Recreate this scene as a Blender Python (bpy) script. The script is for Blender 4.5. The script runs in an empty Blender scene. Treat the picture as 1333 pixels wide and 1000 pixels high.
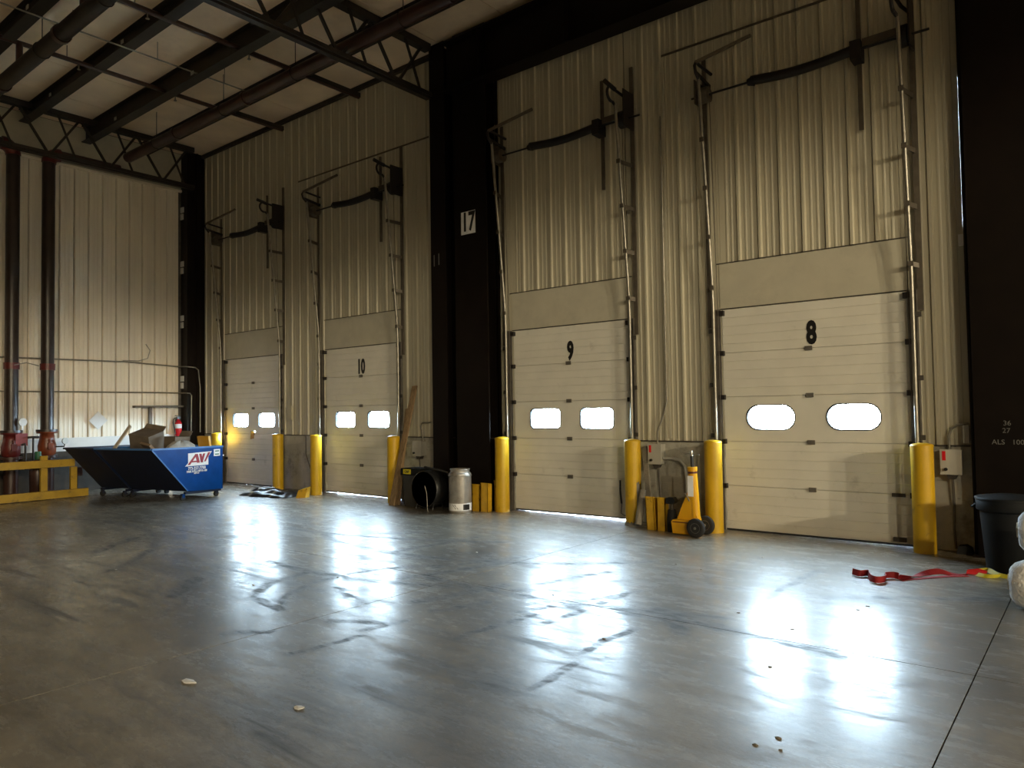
import bpy, bmesh, math, random
from mathutils import Vector, Matrix
random.seed(7)
S = bpy.context.scene
COL = S.collection

# ------------------------------------------------------------------ camera
cam_d = bpy.data.cameras.new('camera'); cam = bpy.data.objects.new('camera', cam_d); COL.objects.link(cam)
cam_d.sensor_width = 36.0; cam_d.lens = 955.455 / 1333 * 36.0; cam_d.clip_end = 300
YAW, PITCH, ROLL = 0.677732, 0.034784, -0.015656
f0 = Vector((-math.sin(YAW), math.cos(YAW), 0)); r0 = Vector((math.cos(YAW), math.sin(YAW), 0)); u0 = Vector((0, 0, 1))
fw = math.cos(PITCH) * f0 + math.sin(PITCH) * u0; up = -math.sin(PITCH) * f0 + math.cos(PITCH) * u0
rt = math.cos(ROLL) * r0 + math.sin(ROLL) * up; up2 = -math.sin(ROLL) * r0 + math.cos(ROLL) * up
M = Matrix((rt, up2, -fw)).transposed().to_4x4(); M.translation = Vector((0, -9.8058, 1.7031))
cam.matrix_world = M
S.camera = cam

# ------------------------------------------------------------------ world, exposure
W = bpy.data.worlds.new('sky'); S.world = W; W.use_nodes = True
bg = W.node_tree.nodes['Background']; bg.inputs[0].default_value = (0.66, 0.84, 1.0, 1); bg.inputs[1].default_value = 165.0
S.view_settings.view_transform = 'Standard'; S.view_settings.look = 'None'; S.view_settings.gamma = 1.0
S.view_settings.use_curve_mapping = False
S.view_settings.exposure = 0.0
S.cycles.max_bounces = 10; S.cycles.diffuse_bounces = 5; S.cycles.glossy_bounces = 4; S.cycles.transparent_max_bounces = 12
S.cycles.sample_clamp_indirect = 25.0; S.cycles.caustics_reflective = True; S.cycles.caustics_refractive = False
LAMP_POWER = 5300.0
LAMP_COLOR = (1.0, 0.855, 0.59)

# added spotlight outside the far door's window, standing in for a sun glint
ld = bpy.data.lights.new('glint_spot', 'SPOT'); ld.energy = 30000; ld.color = (1.0, 0.93, 0.78); ld.spot_size = math.radians(6.5); ld.spot_blend = 0.3; ld.shadow_soft_size = 0.03
lo = bpy.data.objects.new('glint_spot', ld); COL.objects.link(lo); lo.location = (-14.95, 0.83, 2.72)
lo.rotation_euler = (Vector((-16.95, -0.25, 1.12)) - Vector((-14.95, 0.83, 2.72))).to_track_quat('-Z', 'Y').to_euler()

# ------------------------------------------------------------------ materials
def mat(name, col, rough=0.6, metal=0.0, var=0.12, scale=5.0, bump=0.0, stretch=(1, 1, 1), dirt=None, dirt_scale=2.0, dirt_lo=0.55, dirt_hi=0.75, spec=0.5, bscale=None):
    m = bpy.data.materials.new(name); m.use_nodes = True
    nt = m.node_tree; N = nt.nodes; L = nt.links; b = N['Principled BSDF']
    b.inputs['Roughness'].default_value = rough; b.inputs['Metallic'].default_value = metal
    b.inputs['Specular IOR Level'].default_value = spec
    tc = N.new('ShaderNodeTexCoord'); mp = N.new('ShaderNodeMapping'); mp.inputs['Scale'].default_value = stretch
    geo = N.new('ShaderNodeNewGeometry')
    L.new(geo.outputs['Position'], mp.inputs['Vector'])
    nz = N.new('ShaderNodeTexNoise'); nz.inputs['Scale'].default_value = scale; nz.inputs['Detail'].default_value = 6
    L.new(mp.outputs['Vector'], nz.inputs['Vector'])
    rp = N.new('ShaderNodeValToRGB')
    rp.color_ramp.elements[0].position = 0.3; rp.color_ramp.elements[1].position = 0.7
    rp.color_ramp.elements[0].color = [c * (1 - var) for c in col] + [1]
    rp.color_ramp.elements[1].color = [min(1, c * (1 + var)) for c in col] + [1]
    L.new(nz.outputs['Fac'], rp.inputs['Fac'])
    out = rp.outputs['Color']
    if dirt:
        n2 = N.new('ShaderNodeTexNoise'); n2.inputs['Scale'].default_value = dirt_scale; n2.inputs['Detail'].default_value = 8; n2.inputs['Roughness'].default_value = 0.7
        L.new(mp.outputs['Vector'], n2.inputs['Vector'])
        r2 = N.new('ShaderNodeValToRGB'); r2.color_ramp.elements[0].position = dirt_lo; r2.color_ramp.elements[1].position = dirt_hi
        L.new(n2.outputs['Fac'], r2.inputs['Fac'])
        mx = N.new('ShaderNodeMix'); mx.data_type = 'RGBA'
        L.new(r2.outputs['Color'], mx.inputs['Factor']); L.new(out, mx.inputs['A']); mx.inputs['B'].default_value = (*dirt, 1)
        out = mx.outputs['Result']
    L.new(out, b.inputs['Base Color'])
    if bump:
        bp = N.new('ShaderNodeBump'); bp.inputs['Strength'].default_value = bump; bp.inputs['Distance'].default_value = 0.02
        n3 = N.new('ShaderNodeTexNoise'); n3.inputs['Scale'].default_value = bscale or scale * 6; n3.inputs['Detail'].default_value = 5
        L.new(mp.outputs['Vector'], n3.inputs['Vector']); L.new(n3.outputs['Fac'], bp.inputs['Height'])
        L.new(bp.outputs['Normal'], b.inputs['Normal'])
    return m

MT = {}
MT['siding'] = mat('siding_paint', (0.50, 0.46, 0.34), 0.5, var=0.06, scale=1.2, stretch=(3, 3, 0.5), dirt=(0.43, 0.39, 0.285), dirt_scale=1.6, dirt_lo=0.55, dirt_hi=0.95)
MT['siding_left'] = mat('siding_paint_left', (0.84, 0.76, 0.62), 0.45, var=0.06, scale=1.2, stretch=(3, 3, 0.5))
MT['header'] = mat('header_paint', (0.52, 0.485, 0.375), 0.5, var=0.06, scale=3, dirt=(0.38, 0.35, 0.27), dirt_scale=2, dirt_lo=0.5, dirt_hi=0.9)
MT['stem'] = mat('block_paint', (0.42, 0.40, 0.33), 0.7, var=0.12, scale=4, bump=0.3, dirt=(0.17, 0.16, 0.13), dirt_scale=2.2, dirt_lo=0.5, dirt_hi=0.7)
MT['mortar'] = mat('mortar', (0.25, 0.24, 0.2), 0.9)
MT['door'] = mat('door_paint', (0.72, 0.69, 0.595), 0.45, var=0.05, scale=3, dirt=(0.36, 0.34, 0.28), dirt_scale=2.3, dirt_lo=0.6, dirt_hi=0.85)
MT['dark_line'] = mat('grime_shade_steel', (0.05, 0.042, 0.033), 0.7)  # dark steel parts, and the painted shadow strips at the door heads
MT['seal'] = mat('black_rubber', (0.012, 0.012, 0.012), 0.7)
MT['jamb'] = mat('jamb_steel', (0.14, 0.125, 0.105), 0.5, metal=0.3, var=0.25, scale=8)
MT['galv'] = mat('galvanised', (0.34, 0.32, 0.27), 0.42, metal=0.8, var=0.15, scale=12)
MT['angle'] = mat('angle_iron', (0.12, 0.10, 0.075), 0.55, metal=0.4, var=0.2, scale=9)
MT['iron'] = mat('black_iron', (0.018, 0.014, 0.012), 0.5, metal=0.2)
MT['brown'] = mat('brown_primer', (0.007, 0.0045, 0.0032), 0.42, var=0.2, scale=4, spec=0.16)
MT['corner_brown'] = mat('brown_steel', (0.009, 0.0055, 0.004), 0.45, var=0.25, scale=5, spec=0.2)
MT['deck'] = mat('ceiling_insulation', (0.92, 0.74, 0.54), 0.7, var=0.10, scale=1.5, bump=0.25, bscale=7, dirt=(0.72, 0.56, 0.40), dirt_scale=0.8, dirt_lo=0.55, dirt_hi=0.85)
MT['joist'] = mat('joist_primer', (0.022, 0.016, 0.011), 0.55, var=0.3, scale=3)
MT['pipe'] = mat('dark_red_pipe', (0.05, 0.022, 0.016), 0.35, var=0.3, scale=3)
MT['pipe_brown'] = mat('riser_pipe', (0.03, 0.02, 0.016), 0.33, var=0.3, scale=3)
MT['red'] = mat('red_paint', (0.10, 0.012, 0.010), 0.4, var=0.2, scale=9)
MT['red_bright'] = mat('red_gloss', (0.55, 0.015, 0.02), 0.25)
MT['orange_red'] = mat('valve_orange', (0.17, 0.04, 0.014), 0.35, var=0.25, scale=10)
MT['pink'] = mat('faded_red', (0.26, 0.06, 0.07), 0.5)
MT['yellow'] = mat('bollard_yellow', (0.60, 0.36, 0.008), 0.45, var=0.10, scale=4, dirt=(0.20, 0.11, 0.015), dirt_scale=7, dirt_lo=0.62, dirt_hi=0.75)
MT['yellow_block'] = mat('guard_yellow', (0.58, 0.33, 0.015), 0.5, var=0.15, scale=6, dirt=(0.16, 0.08, 0.015), dirt_scale=8, dirt_lo=0.55, dirt_hi=0.7)
MT['yellow_rail'] = mat('rail_yellow', (0.46, 0.29, 0.02), 0.5, var=0.15, scale=5, dirt=(0.15, 0.09, 0.02), dirt_scale=6, dirt_lo=0.55, dirt_hi=0.72)
MT['yellow_jack'] = mat('jack_yellow', (0.72, 0.36, 0.006), 0.35, var=0.06)
MT['conc'] = mat('bare_concrete', (0.26, 0.24, 0.20), 0.85, var=0.25, scale=9, bump=0.3)
MT['dirt_shade_base'] = mat('dirt_shade_base', (0.07, 0.06, 0.05), 0.9, var=0.3, scale=5)  # dirt plus the unlit curb put into colour; keeps unseen walls from bouncing
MT['blue'] = mat('hopper_blue', (0.001, 0.045, 0.21), 0.4, var=0.12, scale=5, dirt=(0.003, 0.03, 0.13), dirt_scale=6, dirt_lo=0.62, dirt_hi=0.8, spec=0.15)
MT['navy'] = mat('hopper_navy_shade', (0.003, 0.008, 0.030), 0.6, var=0.2, scale=5)  # navy paint; on the blue hopper it darkens the unlit front
MT['blue_trim'] = mat('hopper_rim_blue', (0.03, 0.13, 0.36), 0.4)
MT['white'] = mat('white_paint', (0.72, 0.72, 0.70), 0.5, var=0.05)
MT['paper'] = mat('paper', (0.85, 0.85, 0.84), 0.8)
MT['grey_box'] = mat('grey_enclosure', (0.40, 0.385, 0.33), 0.45, var=0.06)
MT['black'] = mat('black_plastic', (0.012, 0.012, 0.012), 0.4)
MT['rubber'] = mat('tyre_rubber', (0.015, 0.014, 0.013), 0.75)
MT['bin'] = mat('bin_grey', (0.008, 0.009, 0.0095), 0.7, var=0.1, spec=0.25)
MT['bin_brown'] = mat('bin_brown', (0.05, 0.045, 0.035), 0.55, var=0.1)
MT['steel'] = mat('steel_can', (0.42, 0.39, 0.34), 0.4, metal=0.6, var=0.2, scale=7, dirt=(0.22, 0.16, 0.11), dirt_scale=5, dirt_lo=0.5, dirt_hi=0.75)
MT['wood'] = mat('weathered_wood', (0.26, 0.17, 0.085), 0.75, var=0.3, scale=6, stretch=(6, 6, 0.6), bump=0.3)
MT['wood_pale'] = mat('pale_wood', (0.55, 0.47, 0.33), 0.7, var=0.15, scale=6)
MT['card'] = mat('cardboard', (0.30, 0.21, 0.13), 0.85, var=0.15, scale=4)
MT['card_dark'] = mat('cardboard_grey', (0.16, 0.125, 0.09), 0.85, var=0.2, scale=5)
MT['bagclear'] = mat('clear_film', (0.42, 0.40, 0.36), 0.3, var=0.25, scale=9, bump=0.6, bscale=14)
MT['tarp'] = mat('black_tarp', (0.02, 0.018, 0.017), 0.35, var=0.3, scale=6, bump=0.4, bscale=18)
MT['strap_red'] = mat('strap_red', (0.34, 0.015, 0.02), 0.7, var=0.15, scale=20)
MT['strap_yellow'] = mat('strap_yellow', (0.60, 0.50, 0.01), 0.6, var=0.1)
MT['fleece'] = mat('white_batting', (0.82, 0.83, 0.84), 0.9, var=0.08, scale=14, bump=0.9, bscale=40, dirt=(0.55, 0.45, 0.28), dirt_scale=5, dirt_lo=0.5, dirt_hi=0.7)
MT['fleece_tan'] = mat('tan_batting', (0.50, 0.39, 0.23), 0.9, var=0.25, scale=12, bump=0.9, bscale=40)
MT['tube'] = mat('grey_felt', (0.22, 0.195, 0.15), 0.9, var=0.25, scale=7, bump=0.5)
MT['chalk'] = mat('chalk', (0.13, 0.125, 0.115), 0.9)
MT['outdoor'] = mat('outdoor_concrete', (0.55, 0.54, 0.5), 0.9)
MT['green'] = mat('green_valve', (0.02, 0.12, 0.06), 0.4)
MT['logo_red'] = mat('logo_red', (0.30, 0.012, 0.02), 0.4, var=0)
MT['lamp_shell'] = mat('lamp_aluminium', (0.6, 0.6, 0.58), 0.3, metal=0.8)

def glass_mat():
    m = bpy.data.materials.new('window_acrylic'); m.use_nodes = True; nt = m.node_tree; N = nt.nodes; L = nt.links
    N.remove(N['Principled BSDF']); o = N['Material Output']
    t = N.new('ShaderNodeBsdfTransparent'); t.inputs[0].default_value = (0.92, 0.95, 0.96, 1)
    g = N.new('ShaderNodeBsdfGlossy'); g.inputs['Roughness'].default_value = 0.08
    x = N.new('ShaderNodeMixShader'); x.inputs[0].default_value = 0.05
    L.new(t.outputs[0], x.inputs[1]); L.new(g.outputs[0], x.inputs[2]); L.new(x.outputs[0], o.inputs[0])
    return m
MT['glass'] = glass_mat()
def emit_mat(name, col, k):
    m = bpy.data.materials.new(name); m.use_nodes = True; nt = m.node_tree; N = nt.nodes
    b = N['Principled BSDF']; b.inputs['Base Color'].default_value = (*col, 1)
    b.inputs['Emission Color'].default_value = (*col, 1); b.inputs['Emission Strength'].default_value = k
    return m
MT['bulb'] = emit_mat('lamp_glow', LAMP_COLOR, 6.0)

def floor_mat():
    m = bpy.data.materials.new('polished_concrete'); m.use_nodes = True; nt = m.node_tree; N = nt.nodes; L = nt.links
    b = N['Principled BSDF']
    geo = N.new('ShaderNodeNewGeometry')
    def noise(scale, detail=6, stretch=(1, 1, 1), rot=0.0, rough=0.6, dist=0.0):
        mp = N.new('ShaderNodeMapping'); mp.inputs['Scale'].default_value = stretch; mp.inputs['Rotation'].default_value = (0, 0, rot)
        L.new(geo.outputs['Position'], mp.inputs['Vector'])
        n = N.new('ShaderNodeTexNoise'); n.inputs['Scale'].default_value = scale; n.inputs['Detail'].default_value = detail
        n.inputs['Roughness'].default_value = rough; n.inputs['Distortion'].default_value = dist
        L.new(mp.outputs['Vector'], n.inputs['Vector']); return n.outputs['Fac']
    def ramp(x, p0, p1, c0=0.0, c1=1.0):
        r = N.new('ShaderNodeMapRange'); r.inputs['From Min'].default_value = p0; r.inputs['From Max'].default_value = p1
        r.inputs['To Min'].default_value = c0; r.inputs['To Max'].default_value = c1; L.new(x, r.inputs['Value']); return r.outputs[0]
    def math_(op, a, c, clamp=False):
        n = N.new('ShaderNodeMath'); n.operation = op; n.use_clamp = clamp
        for i, v in enumerate((a, c)):
            if isinstance(v, (int, float)): n.inputs[i].default_value = v
            else: L.new(v, n.inputs[i])
        return n.outputs[0]
    def mix(f, a, c):
        x = N.new('ShaderNodeMix'); x.data_type = 'RGBA'; L.new(f, x.inputs['Factor'])
        for k, v in (('A', a), ('B', c)):
            if isinstance(v, tuple): x.inputs[k].default_value = (*v, 1)
            else: L.new(v, x.inputs[k])
        return x.outputs['Result']
    c = mix(ramp(noise(0.55, 8), 0.40, 0.60), (0.15, 0.130, 0.094), (0.31, 0.276, 0.21))
    c = mix(ramp(noise(6.0, 8, rough=0.75), 0.42, 0.78, 0, 0.7), c, (0.10, 0.089, 0.07))
    c = mix(ramp(noise(1.7, 9, (0.7, 1.5, 1), 0.45, 0.72), 0.48, 0.72, 0, 0.55), c, (0.115, 0.104, 0.086))
    # tyre scuffs: long stretched streaks in two directions
    s1 = ramp(noise(1.2, 5, (0.5, 5.5, 1), 0.35, 0.65, 0.6), 0.50, 0.68, 0, 0.85)
    s2 = ramp(noise(1.0, 5, (0.4, 6.0, 1), -0.5, 0.6, 0.5), 0.52, 0.70, 0, 0.8)
    msk = ramp(noise(0.35, 3), 0.42, 0.58)
    s = math_('MULTIPLY', math_('MAXIMUM', s1, s2), msk)
    # curved tyre tracks
    sep = N.new('ShaderNodeSeparateXYZ'); L.new(geo.outputs['Position'], sep.inputs[0])
    def arc(cx, cy, r, w, x0, x1):
        dx = math_('SUBTRACT', sep.outputs[0], cx); dy = math_('SUBTRACT', sep.outputs[1], cy)
        d = math_('SQRT', math_('ADD', math_('MULTIPLY', dx, dx), math_('MULTIPLY', dy, dy)), 0)
        k = ramp(math_('ABSOLUTE', math_('SUBTRACT', d, r), 0), w * 0.3, w * 1.1, 1, 0)
        lim = math_('MULTIPLY', math_('GREATER_THAN', sep.outputs[0], x0), math_('LESS_THAN', sep.outputs[0], x1))
        return math_('MULTIPLY', k, lim)
    br = ramp(noise(6, 8, (0.6, 1.8, 1), 0.5, 0.8), 0.34, 0.58)
    t = None
    for a in ((-6.9, 0.2, 5.2, 0.10, -7.6, -4.0), (-6.9, 0.2, 4.0, 0.11, -8.6, -3.9), (-5.0, -5.0, 1.25, 0.07, -6.4, -5.6),
              (-9.5, 3.5, 6.9, 0.10, -9.5, -6.0), (-2.5, -9.0, 4.6, 0.10, -4.0, -1.4), (-4.6, 1.8, 6.3, 0.10, -5.6, -2.4), (-12, -9, 4.4, 0.10, -14, -8.5)):
        v = arc(*a); t = v if t is None else math_('MAXIMUM', t, v)
    # straight rubber marks left by turning forklifts (metres on the floor: x0, y0, x1, y1, half width)
    def seg(x0, y0, x1, y1, w):
        dx, dy = x1 - x0, y1 - y0; l2 = dx * dx + dy * dy
        px = math_('SUBTRACT', wx, x0); py = math_('SUBTRACT', wy, y0)
        h = math_('DIVIDE', math_('ADD', math_('MULTIPLY', px, dx), math_('MULTIPLY', py, dy)), l2, True)
        ex = math_('SUBTRACT', px, math_('MULTIPLY', h, dx)); ey = math_('SUBTRACT', py, math_('MULTIPLY', h, dy))
        d = math_('SQRT', math_('ADD', math_('MULTIPLY', ex, ex), math_('MULTIPLY', ey, ey)), 0)
        return ramp(d, w * 0.45, w * 1.15, 1, 0)
    wob = noise(1.1, 4); wob2 = noise(1.3, 4, (1, 1, 1), 1.2)
    wx = math_('ADD', sep.outputs[0], math_('MULTIPLY', math_('SUBTRACT', wob, 0.5), 0.25)); wy = math_('ADD', sep.outputs[1], math_('MULTIPLY', math_('SUBTRACT', wob2, 0.5), 0.25))
    for q in ((-5.62, -4.64, -5.28, -3.57, 0.09), (-4.85, -5.16, -4.57, -4.3, 0.1), (-4.5, -5.31, -4.34, -4.86, 0.08), (-6.73, -3.74, -6.59, -2.43, 0.1), (-8.12, -3.09, -7.36, -2.35, 0.08), (-6.1, -5.95, -5.57, -6.13, 0.07), (-6.21, -5.92, -6.56, -5.58, 0.07), (-6.56, -5.58, -6.69, -5.04, 0.07), (-9.87, -5.88, -10.61, -5.11, 0.12), (-6.87, -6.39, -7.4, -5.88, 0.12), (-4.98, -6.02, -4.56, -5.8, 0.07), (-5.86, -5.31, -5.1, -5.59, 0.1), (-5.38, -6.72, -5.17, -6.5, 0.07), (-4.53, -6.03, -4.47, -5.66, 0.06), (-2.98, -4.17, -2.54, -4.62, 0.1), (-2.56, -4.38, -2.39, -4.31, 0.09), (-2.79, -6.2, -2.83, -5.7, 0.05), (-3.52, -5.08, -3.46, -3.94, 0.07), (-3.93, -4.93, -3.68, -4.45, 0.06), (-2.36, -3.33, -2.32, -1.96, 0.06), (-1.93, -2.96, -0.82, -2.23, 0.1), (-5.73, -4.14, -5.22, -2.88, 0.05), (-4.36, -4.04, -4.08, -3.22, 0.08), (-3.75, -4.63, -3.42, -3.74, 0.05), (-3.81, -5.73, -3.77, -4.93, 0.06), (-4.55, -6.69, -4.43, -6.17, 0.06), (-2.88, -5.48, -2.84, -4.79, 0.05)):
        t = math_('MAXIMUM', t, seg(*q))
    t = math_('MULTIPLY', math_('MULTIPLY', t, br), 1.0, True)
    s = math_('MAXIMUM', s, t)
    c = mix(s, c, (0.042, 0.040, 0.037))
    # fine trowel grain and wear flecks
    c = mix(ramp(noise(38, 6, (1, 1.6, 1), 0.4, 0.8), 0.5, 0.8, 0, 0.5), c, (0.07, 0.064, 0.055))
    c = mix(ramp(noise(2.6, 10, (0.35, 2.4, 1), 0.42, 0.8, 0.4), 0.54, 0.72, 0, 0.5), c, (0.07, 0.065, 0.056))
    c = mix(ramp(noise(2.2, 10, (0.4, 2.0, 1), -0.3, 0.8, 0.4), 0.56, 0.74, 0, 0.35), c, (0.33, 0.305, 0.255))
    # small pale and dark specks
    c = mix(ramp(noise(26, 2), 0.70, 0.74, 0, 0.5), c, (0.30, 0.29, 0.26))
    L.new(c, b.inputs['Base Color'])
    r = ramp(noise(0.8, 7, rough=0.65), 0.3, 0.7, 0.24, 0.36)
    r = math_('ADD', r, math_('MULTIPLY', s, 0.15))
    r = math_('ADD', r, ramp(noise(3.2, 8, (0.6, 1.6, 1), 0.4, 0.75), 0.45, 0.72, 0, 0.20))
    r = math_('ADD', r, ramp(noise(11, 8, (0.6, 1.6, 1), 0.4, 0.8), 0.38, 0.75, -0.04, 0.12))
    L.new(math_('ADD', r, 0.16), b.inputs['Roughness'])
    b.inputs['Coat IOR'].default_value = 1.5
    # sealer worn through in streaks and patches, dull where rubber was laid down
    wear = math_('MAXIMUM', ramp(noise(1.6, 10, (0.45, 1.9, 1), 0.42, 0.78, 0.5), 0.50, 0.60, 0, 0.9), ramp(noise(4.5, 9, (0.5, 1.8, 1), -0.35, 0.8), 0.52, 0.64, 0, 0.75))
    wear = math_('MAXIMUM', wear, s)
    L.new(math_('MULTIPLY', math_('SUBTRACT', 1.0, math_('MULTIPLY', wear, 0.85)), 0.9), b.inputs['Coat Weight'])
    L.new(math_('SUBTRACT', 0.95, math_('MULTIPLY', wear, 0.6)), b.inputs['Specular IOR Level'])
    L.new(math_('SUBTRACT', r, 0.11), b.inputs['Coat Roughness'])
    bp = N.new('ShaderNodeBump'); bp.inputs['Strength'].default_value = 0.14; bp.inputs['Distance'].default_value = 0.02
    L.new(noise(16, 7, (0.8, 1.3, 1), 0.4, 0.7), bp.inputs['Height']); L.new(bp.outputs['Normal'], b.inputs['Normal'])
    return m
MT['floor'] = floor_mat()

# ------------------------------------------------------------------ mesh helpers
V = Vector
class MB:
    def __init__(s): s.v = []; s.f = []; s.sm = []
    def add(s, vs, fs, smooth=False):
        k = len(s.v); s.v += [tuple(p) for p in vs]
        for f in fs: s.f.append(tuple(i + k for i in f)); s.sm.append(smooth)
        return s
    def box(s, x0, x1, y0, y1, z0, z1):
        x0, x1 = min(x0, x1), max(x0, x1); y0, y1 = min(y0, y1), max(y0, y1); z0, z1 = min(z0, z1), max(z0, z1)
        return s.add([(x, y, z) for z in (z0, z1) for y in (y0, y1) for x in (x0, x1)],
                     [(0, 2, 3, 1), (4, 5, 7, 6), (0, 1, 5, 4), (2, 6, 7, 3), (0, 4, 6, 2), (1, 3, 7, 5)])
    def hexa(s, c):   # 8 corners: bottom 4 ccw, top 4 ccw
        return s.add(c, [(3, 2, 1, 0), (4, 5, 6, 7), (0, 1, 5, 4), (1, 2, 6, 5), (2, 3, 7, 6), (3, 0, 4, 7)])
    def frame(s, d, upv=(0, 0, 1)):
        d = V(d).normalized(); u = V(upv)
        if abs(d.dot(u)) > 0.98: u = V((1, 0, 0)) if abs(d.x) < 0.9 else V((0, 1, 0))
        a = d.cross(u).normalized(); return d, a, a.cross(d).normalized()
    def bar(s, p0, p1, w, h, upv=(0, 0, 1)):
        p0 = V(p0); p1 = V(p1); d, a, u = s.frame(p1 - p0, upv)
        c = [p + a * (i * w / 2) + u * (j * h / 2) for p in (p0, p1) for i, j in ((-1, -1), (1, -1), (1, 1), (-1, 1))]
        return s.hexa(c)
    def cyl(s, p0, p1, r0, r1=None, n=16, caps=True):
        r1 = r0 if r1 is None else r1
        p0 = V(p0); p1 = V(p1); d, a, u = s.frame(p1 - p0)
        ring = lambda p, r: [p + (a * math.cos(t) + u * math.sin(t)) * r for t in [2 * math.pi * i / n for i in range(n)]]
        A = ring(p0, r0); B = ring(p1, r1)
        s.add(A + B, [(i, (i + 1) % n, n + (i + 1) % n, n + i) for i in range(n)], True)
        if caps:
            s.add(A, [tuple(range(n - 1, -1, -1))]); s.add(B, [tuple(range(n))])
        return s
    def tube(s, path, r, n=8, caps=True):
        P = [V(p) for p in path]; rings = []
        pa = None
        for i, p in enumerate(P):
            d = (P[min(i + 1, len(P) - 1)] - P[max(i - 1, 0)])
            if pa is None: d, a, u = s.frame(d)
            else:
                d = d.normalized(); a = (pa - d * pa.dot(d)); a = a.normalized() if a.length > 1e-6 else s.frame(d)[1]; u = a.cross(d)
            pa = a
            rr = r[i] if isinstance(r, (list, tuple)) else r
            rings.append([p + (a * math.cos(2 * math.pi * k / n) + u * math.sin(2 * math.pi * k / n)) * rr for k in range(n)])
        vs = [q for R in rings for q in R]
        fs = [(i * n + k, i * n + (k + 1) % n, (i + 1) * n + (k + 1) % n, (i + 1) * n + k) for i in range(len(P) - 1) for k in range(n)]
        s.add(vs, fs, True)
        if caps: s.add(rings[0], [tuple(range(n - 1, -1, -1))]); s.add(rings[-1], [tuple(range(n))])
        return s
    def ribbon(s, path, w, t, side):   # flat strap following a path, width along side vectors
        P = [V(p) for p in path]; vs = []
        for i, p in enumerate(P):
            d = (P[min(i + 1, len(P) - 1)] - P[max(i - 1, 0)]).normalized()
            a = V(side[i] if isinstance(side, list) else side).normalized(); nrm = d.cross(a).normalized()
            vs += [p + a * w / 2 + nrm * t / 2, p - a * w / 2 + nrm * t / 2, p - a * w / 2 - nrm * t / 2, p + a * w / 2 - nrm * t / 2]
        n = len(P); fs = [(i * 4 + k, i * 4 + (k + 1) % 4, i * 4 + 4 + (k + 1) % 4, i * 4 + 4 + k) for i in range(n - 1) for k in range(4)]
        fs += [(3, 2, 1, 0), tuple(range(n * 4 - 4, n * 4))]
        return s.add(vs, fs)
    def lathe(s, prof, c=(0, 0, 0), n=24, axis='Z'):
        c = V(c); vs = []
        for r, h in prof:
            for k in range(n):
                t = 2 * math.pi * k / n; x, y = r * math.cos(t), r * math.sin(t)
                vs.append(c + (V((x, y, h)) if axis == 'Z' else V((h, x, y)) if axis == 'X' else V((x, h, y))))
        m = len(prof)
        fs = [(i * n + k, i * n + (k + 1) % n, (i + 1) * n + (k + 1) % n, (i + 1) * n + k) for i in range(m - 1) for k in range(n)]
        s.add(vs, fs, True)
        if prof[0][0] > 1e-4: s.add(vs[:n], [tuple(range(n - 1, -1, -1))])
        if prof[-1][0] > 1e-4: s.add(vs[-n:], [tuple(range(n))])
        return s
    def prism(s, poly, fn0, fn1):    # poly: list of 2D, fn maps (a,b) -> 3D for both ends
        A = [fn0(*p) for p in poly]; B = [fn1(*p) for p in poly]; n = len(poly)
        s.add(A, [tuple(range(n - 1, -1, -1))]); s.add(B, [tuple(range(n))])
        for i in range(n):
            j = (i + 1) % n; s.add([A[i], A[j], B[j], B[i]], [(0, 1, 2, 3)])
        return s
    def ibeam(s, p0, p1, depth, width, tf=0.016, tw=0.012, upv=(0, 0, 1)):
        d, a, u = s.frame(V(p1) - V(p0), upv); p0 = V(p0); p1 = V(p1)
        for k in (-1, 1):
            o = u * k * (depth / 2 - tf / 2); s.bar(p0 + o, p1 + o, width, tf, upv)
        return s.bar(p0, p1, tw, depth - 2 * tf, upv)

WL = {}
def props(o, label=None, cat=None, group=None, kind=None):
    if label: o['label'] = label
    if cat: o['category'] = cat
    if group: o['group'] = group
    if kind: o['kind'] = kind
    return o
def thing(name, loc, label, cat, group=None, kind=None):
    o = bpy.data.objects.new(name, None); COL.objects.link(o); o.location = loc; o.empty_display_size = 0.1
    WL[o] = V(loc); return props(o, label, cat, group, kind)
def obj(name, mb, m, parent=None, label=None, cat=None, group=None, kind=None, recalc=True):
    xs = [[p[i] for p in mb.v] for i in range(3)]
    c = V([(min(x) + max(x)) / 2 for x in xs])
    if parent is None: c.z = min(xs[2])
    me = bpy.data.meshes.new(name); me.from_pydata([V(p) - c for p in mb.v], [], mb.f); me.update()
    if recalc:
        b = bmesh.new(); b.from_mesh(me)
        b.faces.ensure_lookup_table()
        bmesh.ops.recalc_face_normals(b, faces=b.faces); b.to_mesh(me); b.free()
    for p, k in zip(me.polygons, mb.sm): p.use_smooth = k
    me.materials.append(MT[m] if isinstance(m, str) else m)
    o = bpy.data.objects.new(name, me); COL.objects.link(o); WL[o] = c
    if parent is not None: o.parent = parent; o.location = c - WL[parent]
    else: o.location = c
    return props(o, label, cat, group, kind)
def dup(root, loc, label=None, rotz=None):
    r = root.copy(); COL.objects.link(r); r.location = loc; WL[r] = V(loc)
    if label: r['label'] = label
    if rotz is not None: r.rotation_euler.z = rotz
    for ch in list(root.children):
        c = ch.copy(); COL.objects.link(c); c.parent = r
        for g in list(ch.children):
            d = g.copy(); COL.objects.link(d); d.parent = c
    return r
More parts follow.
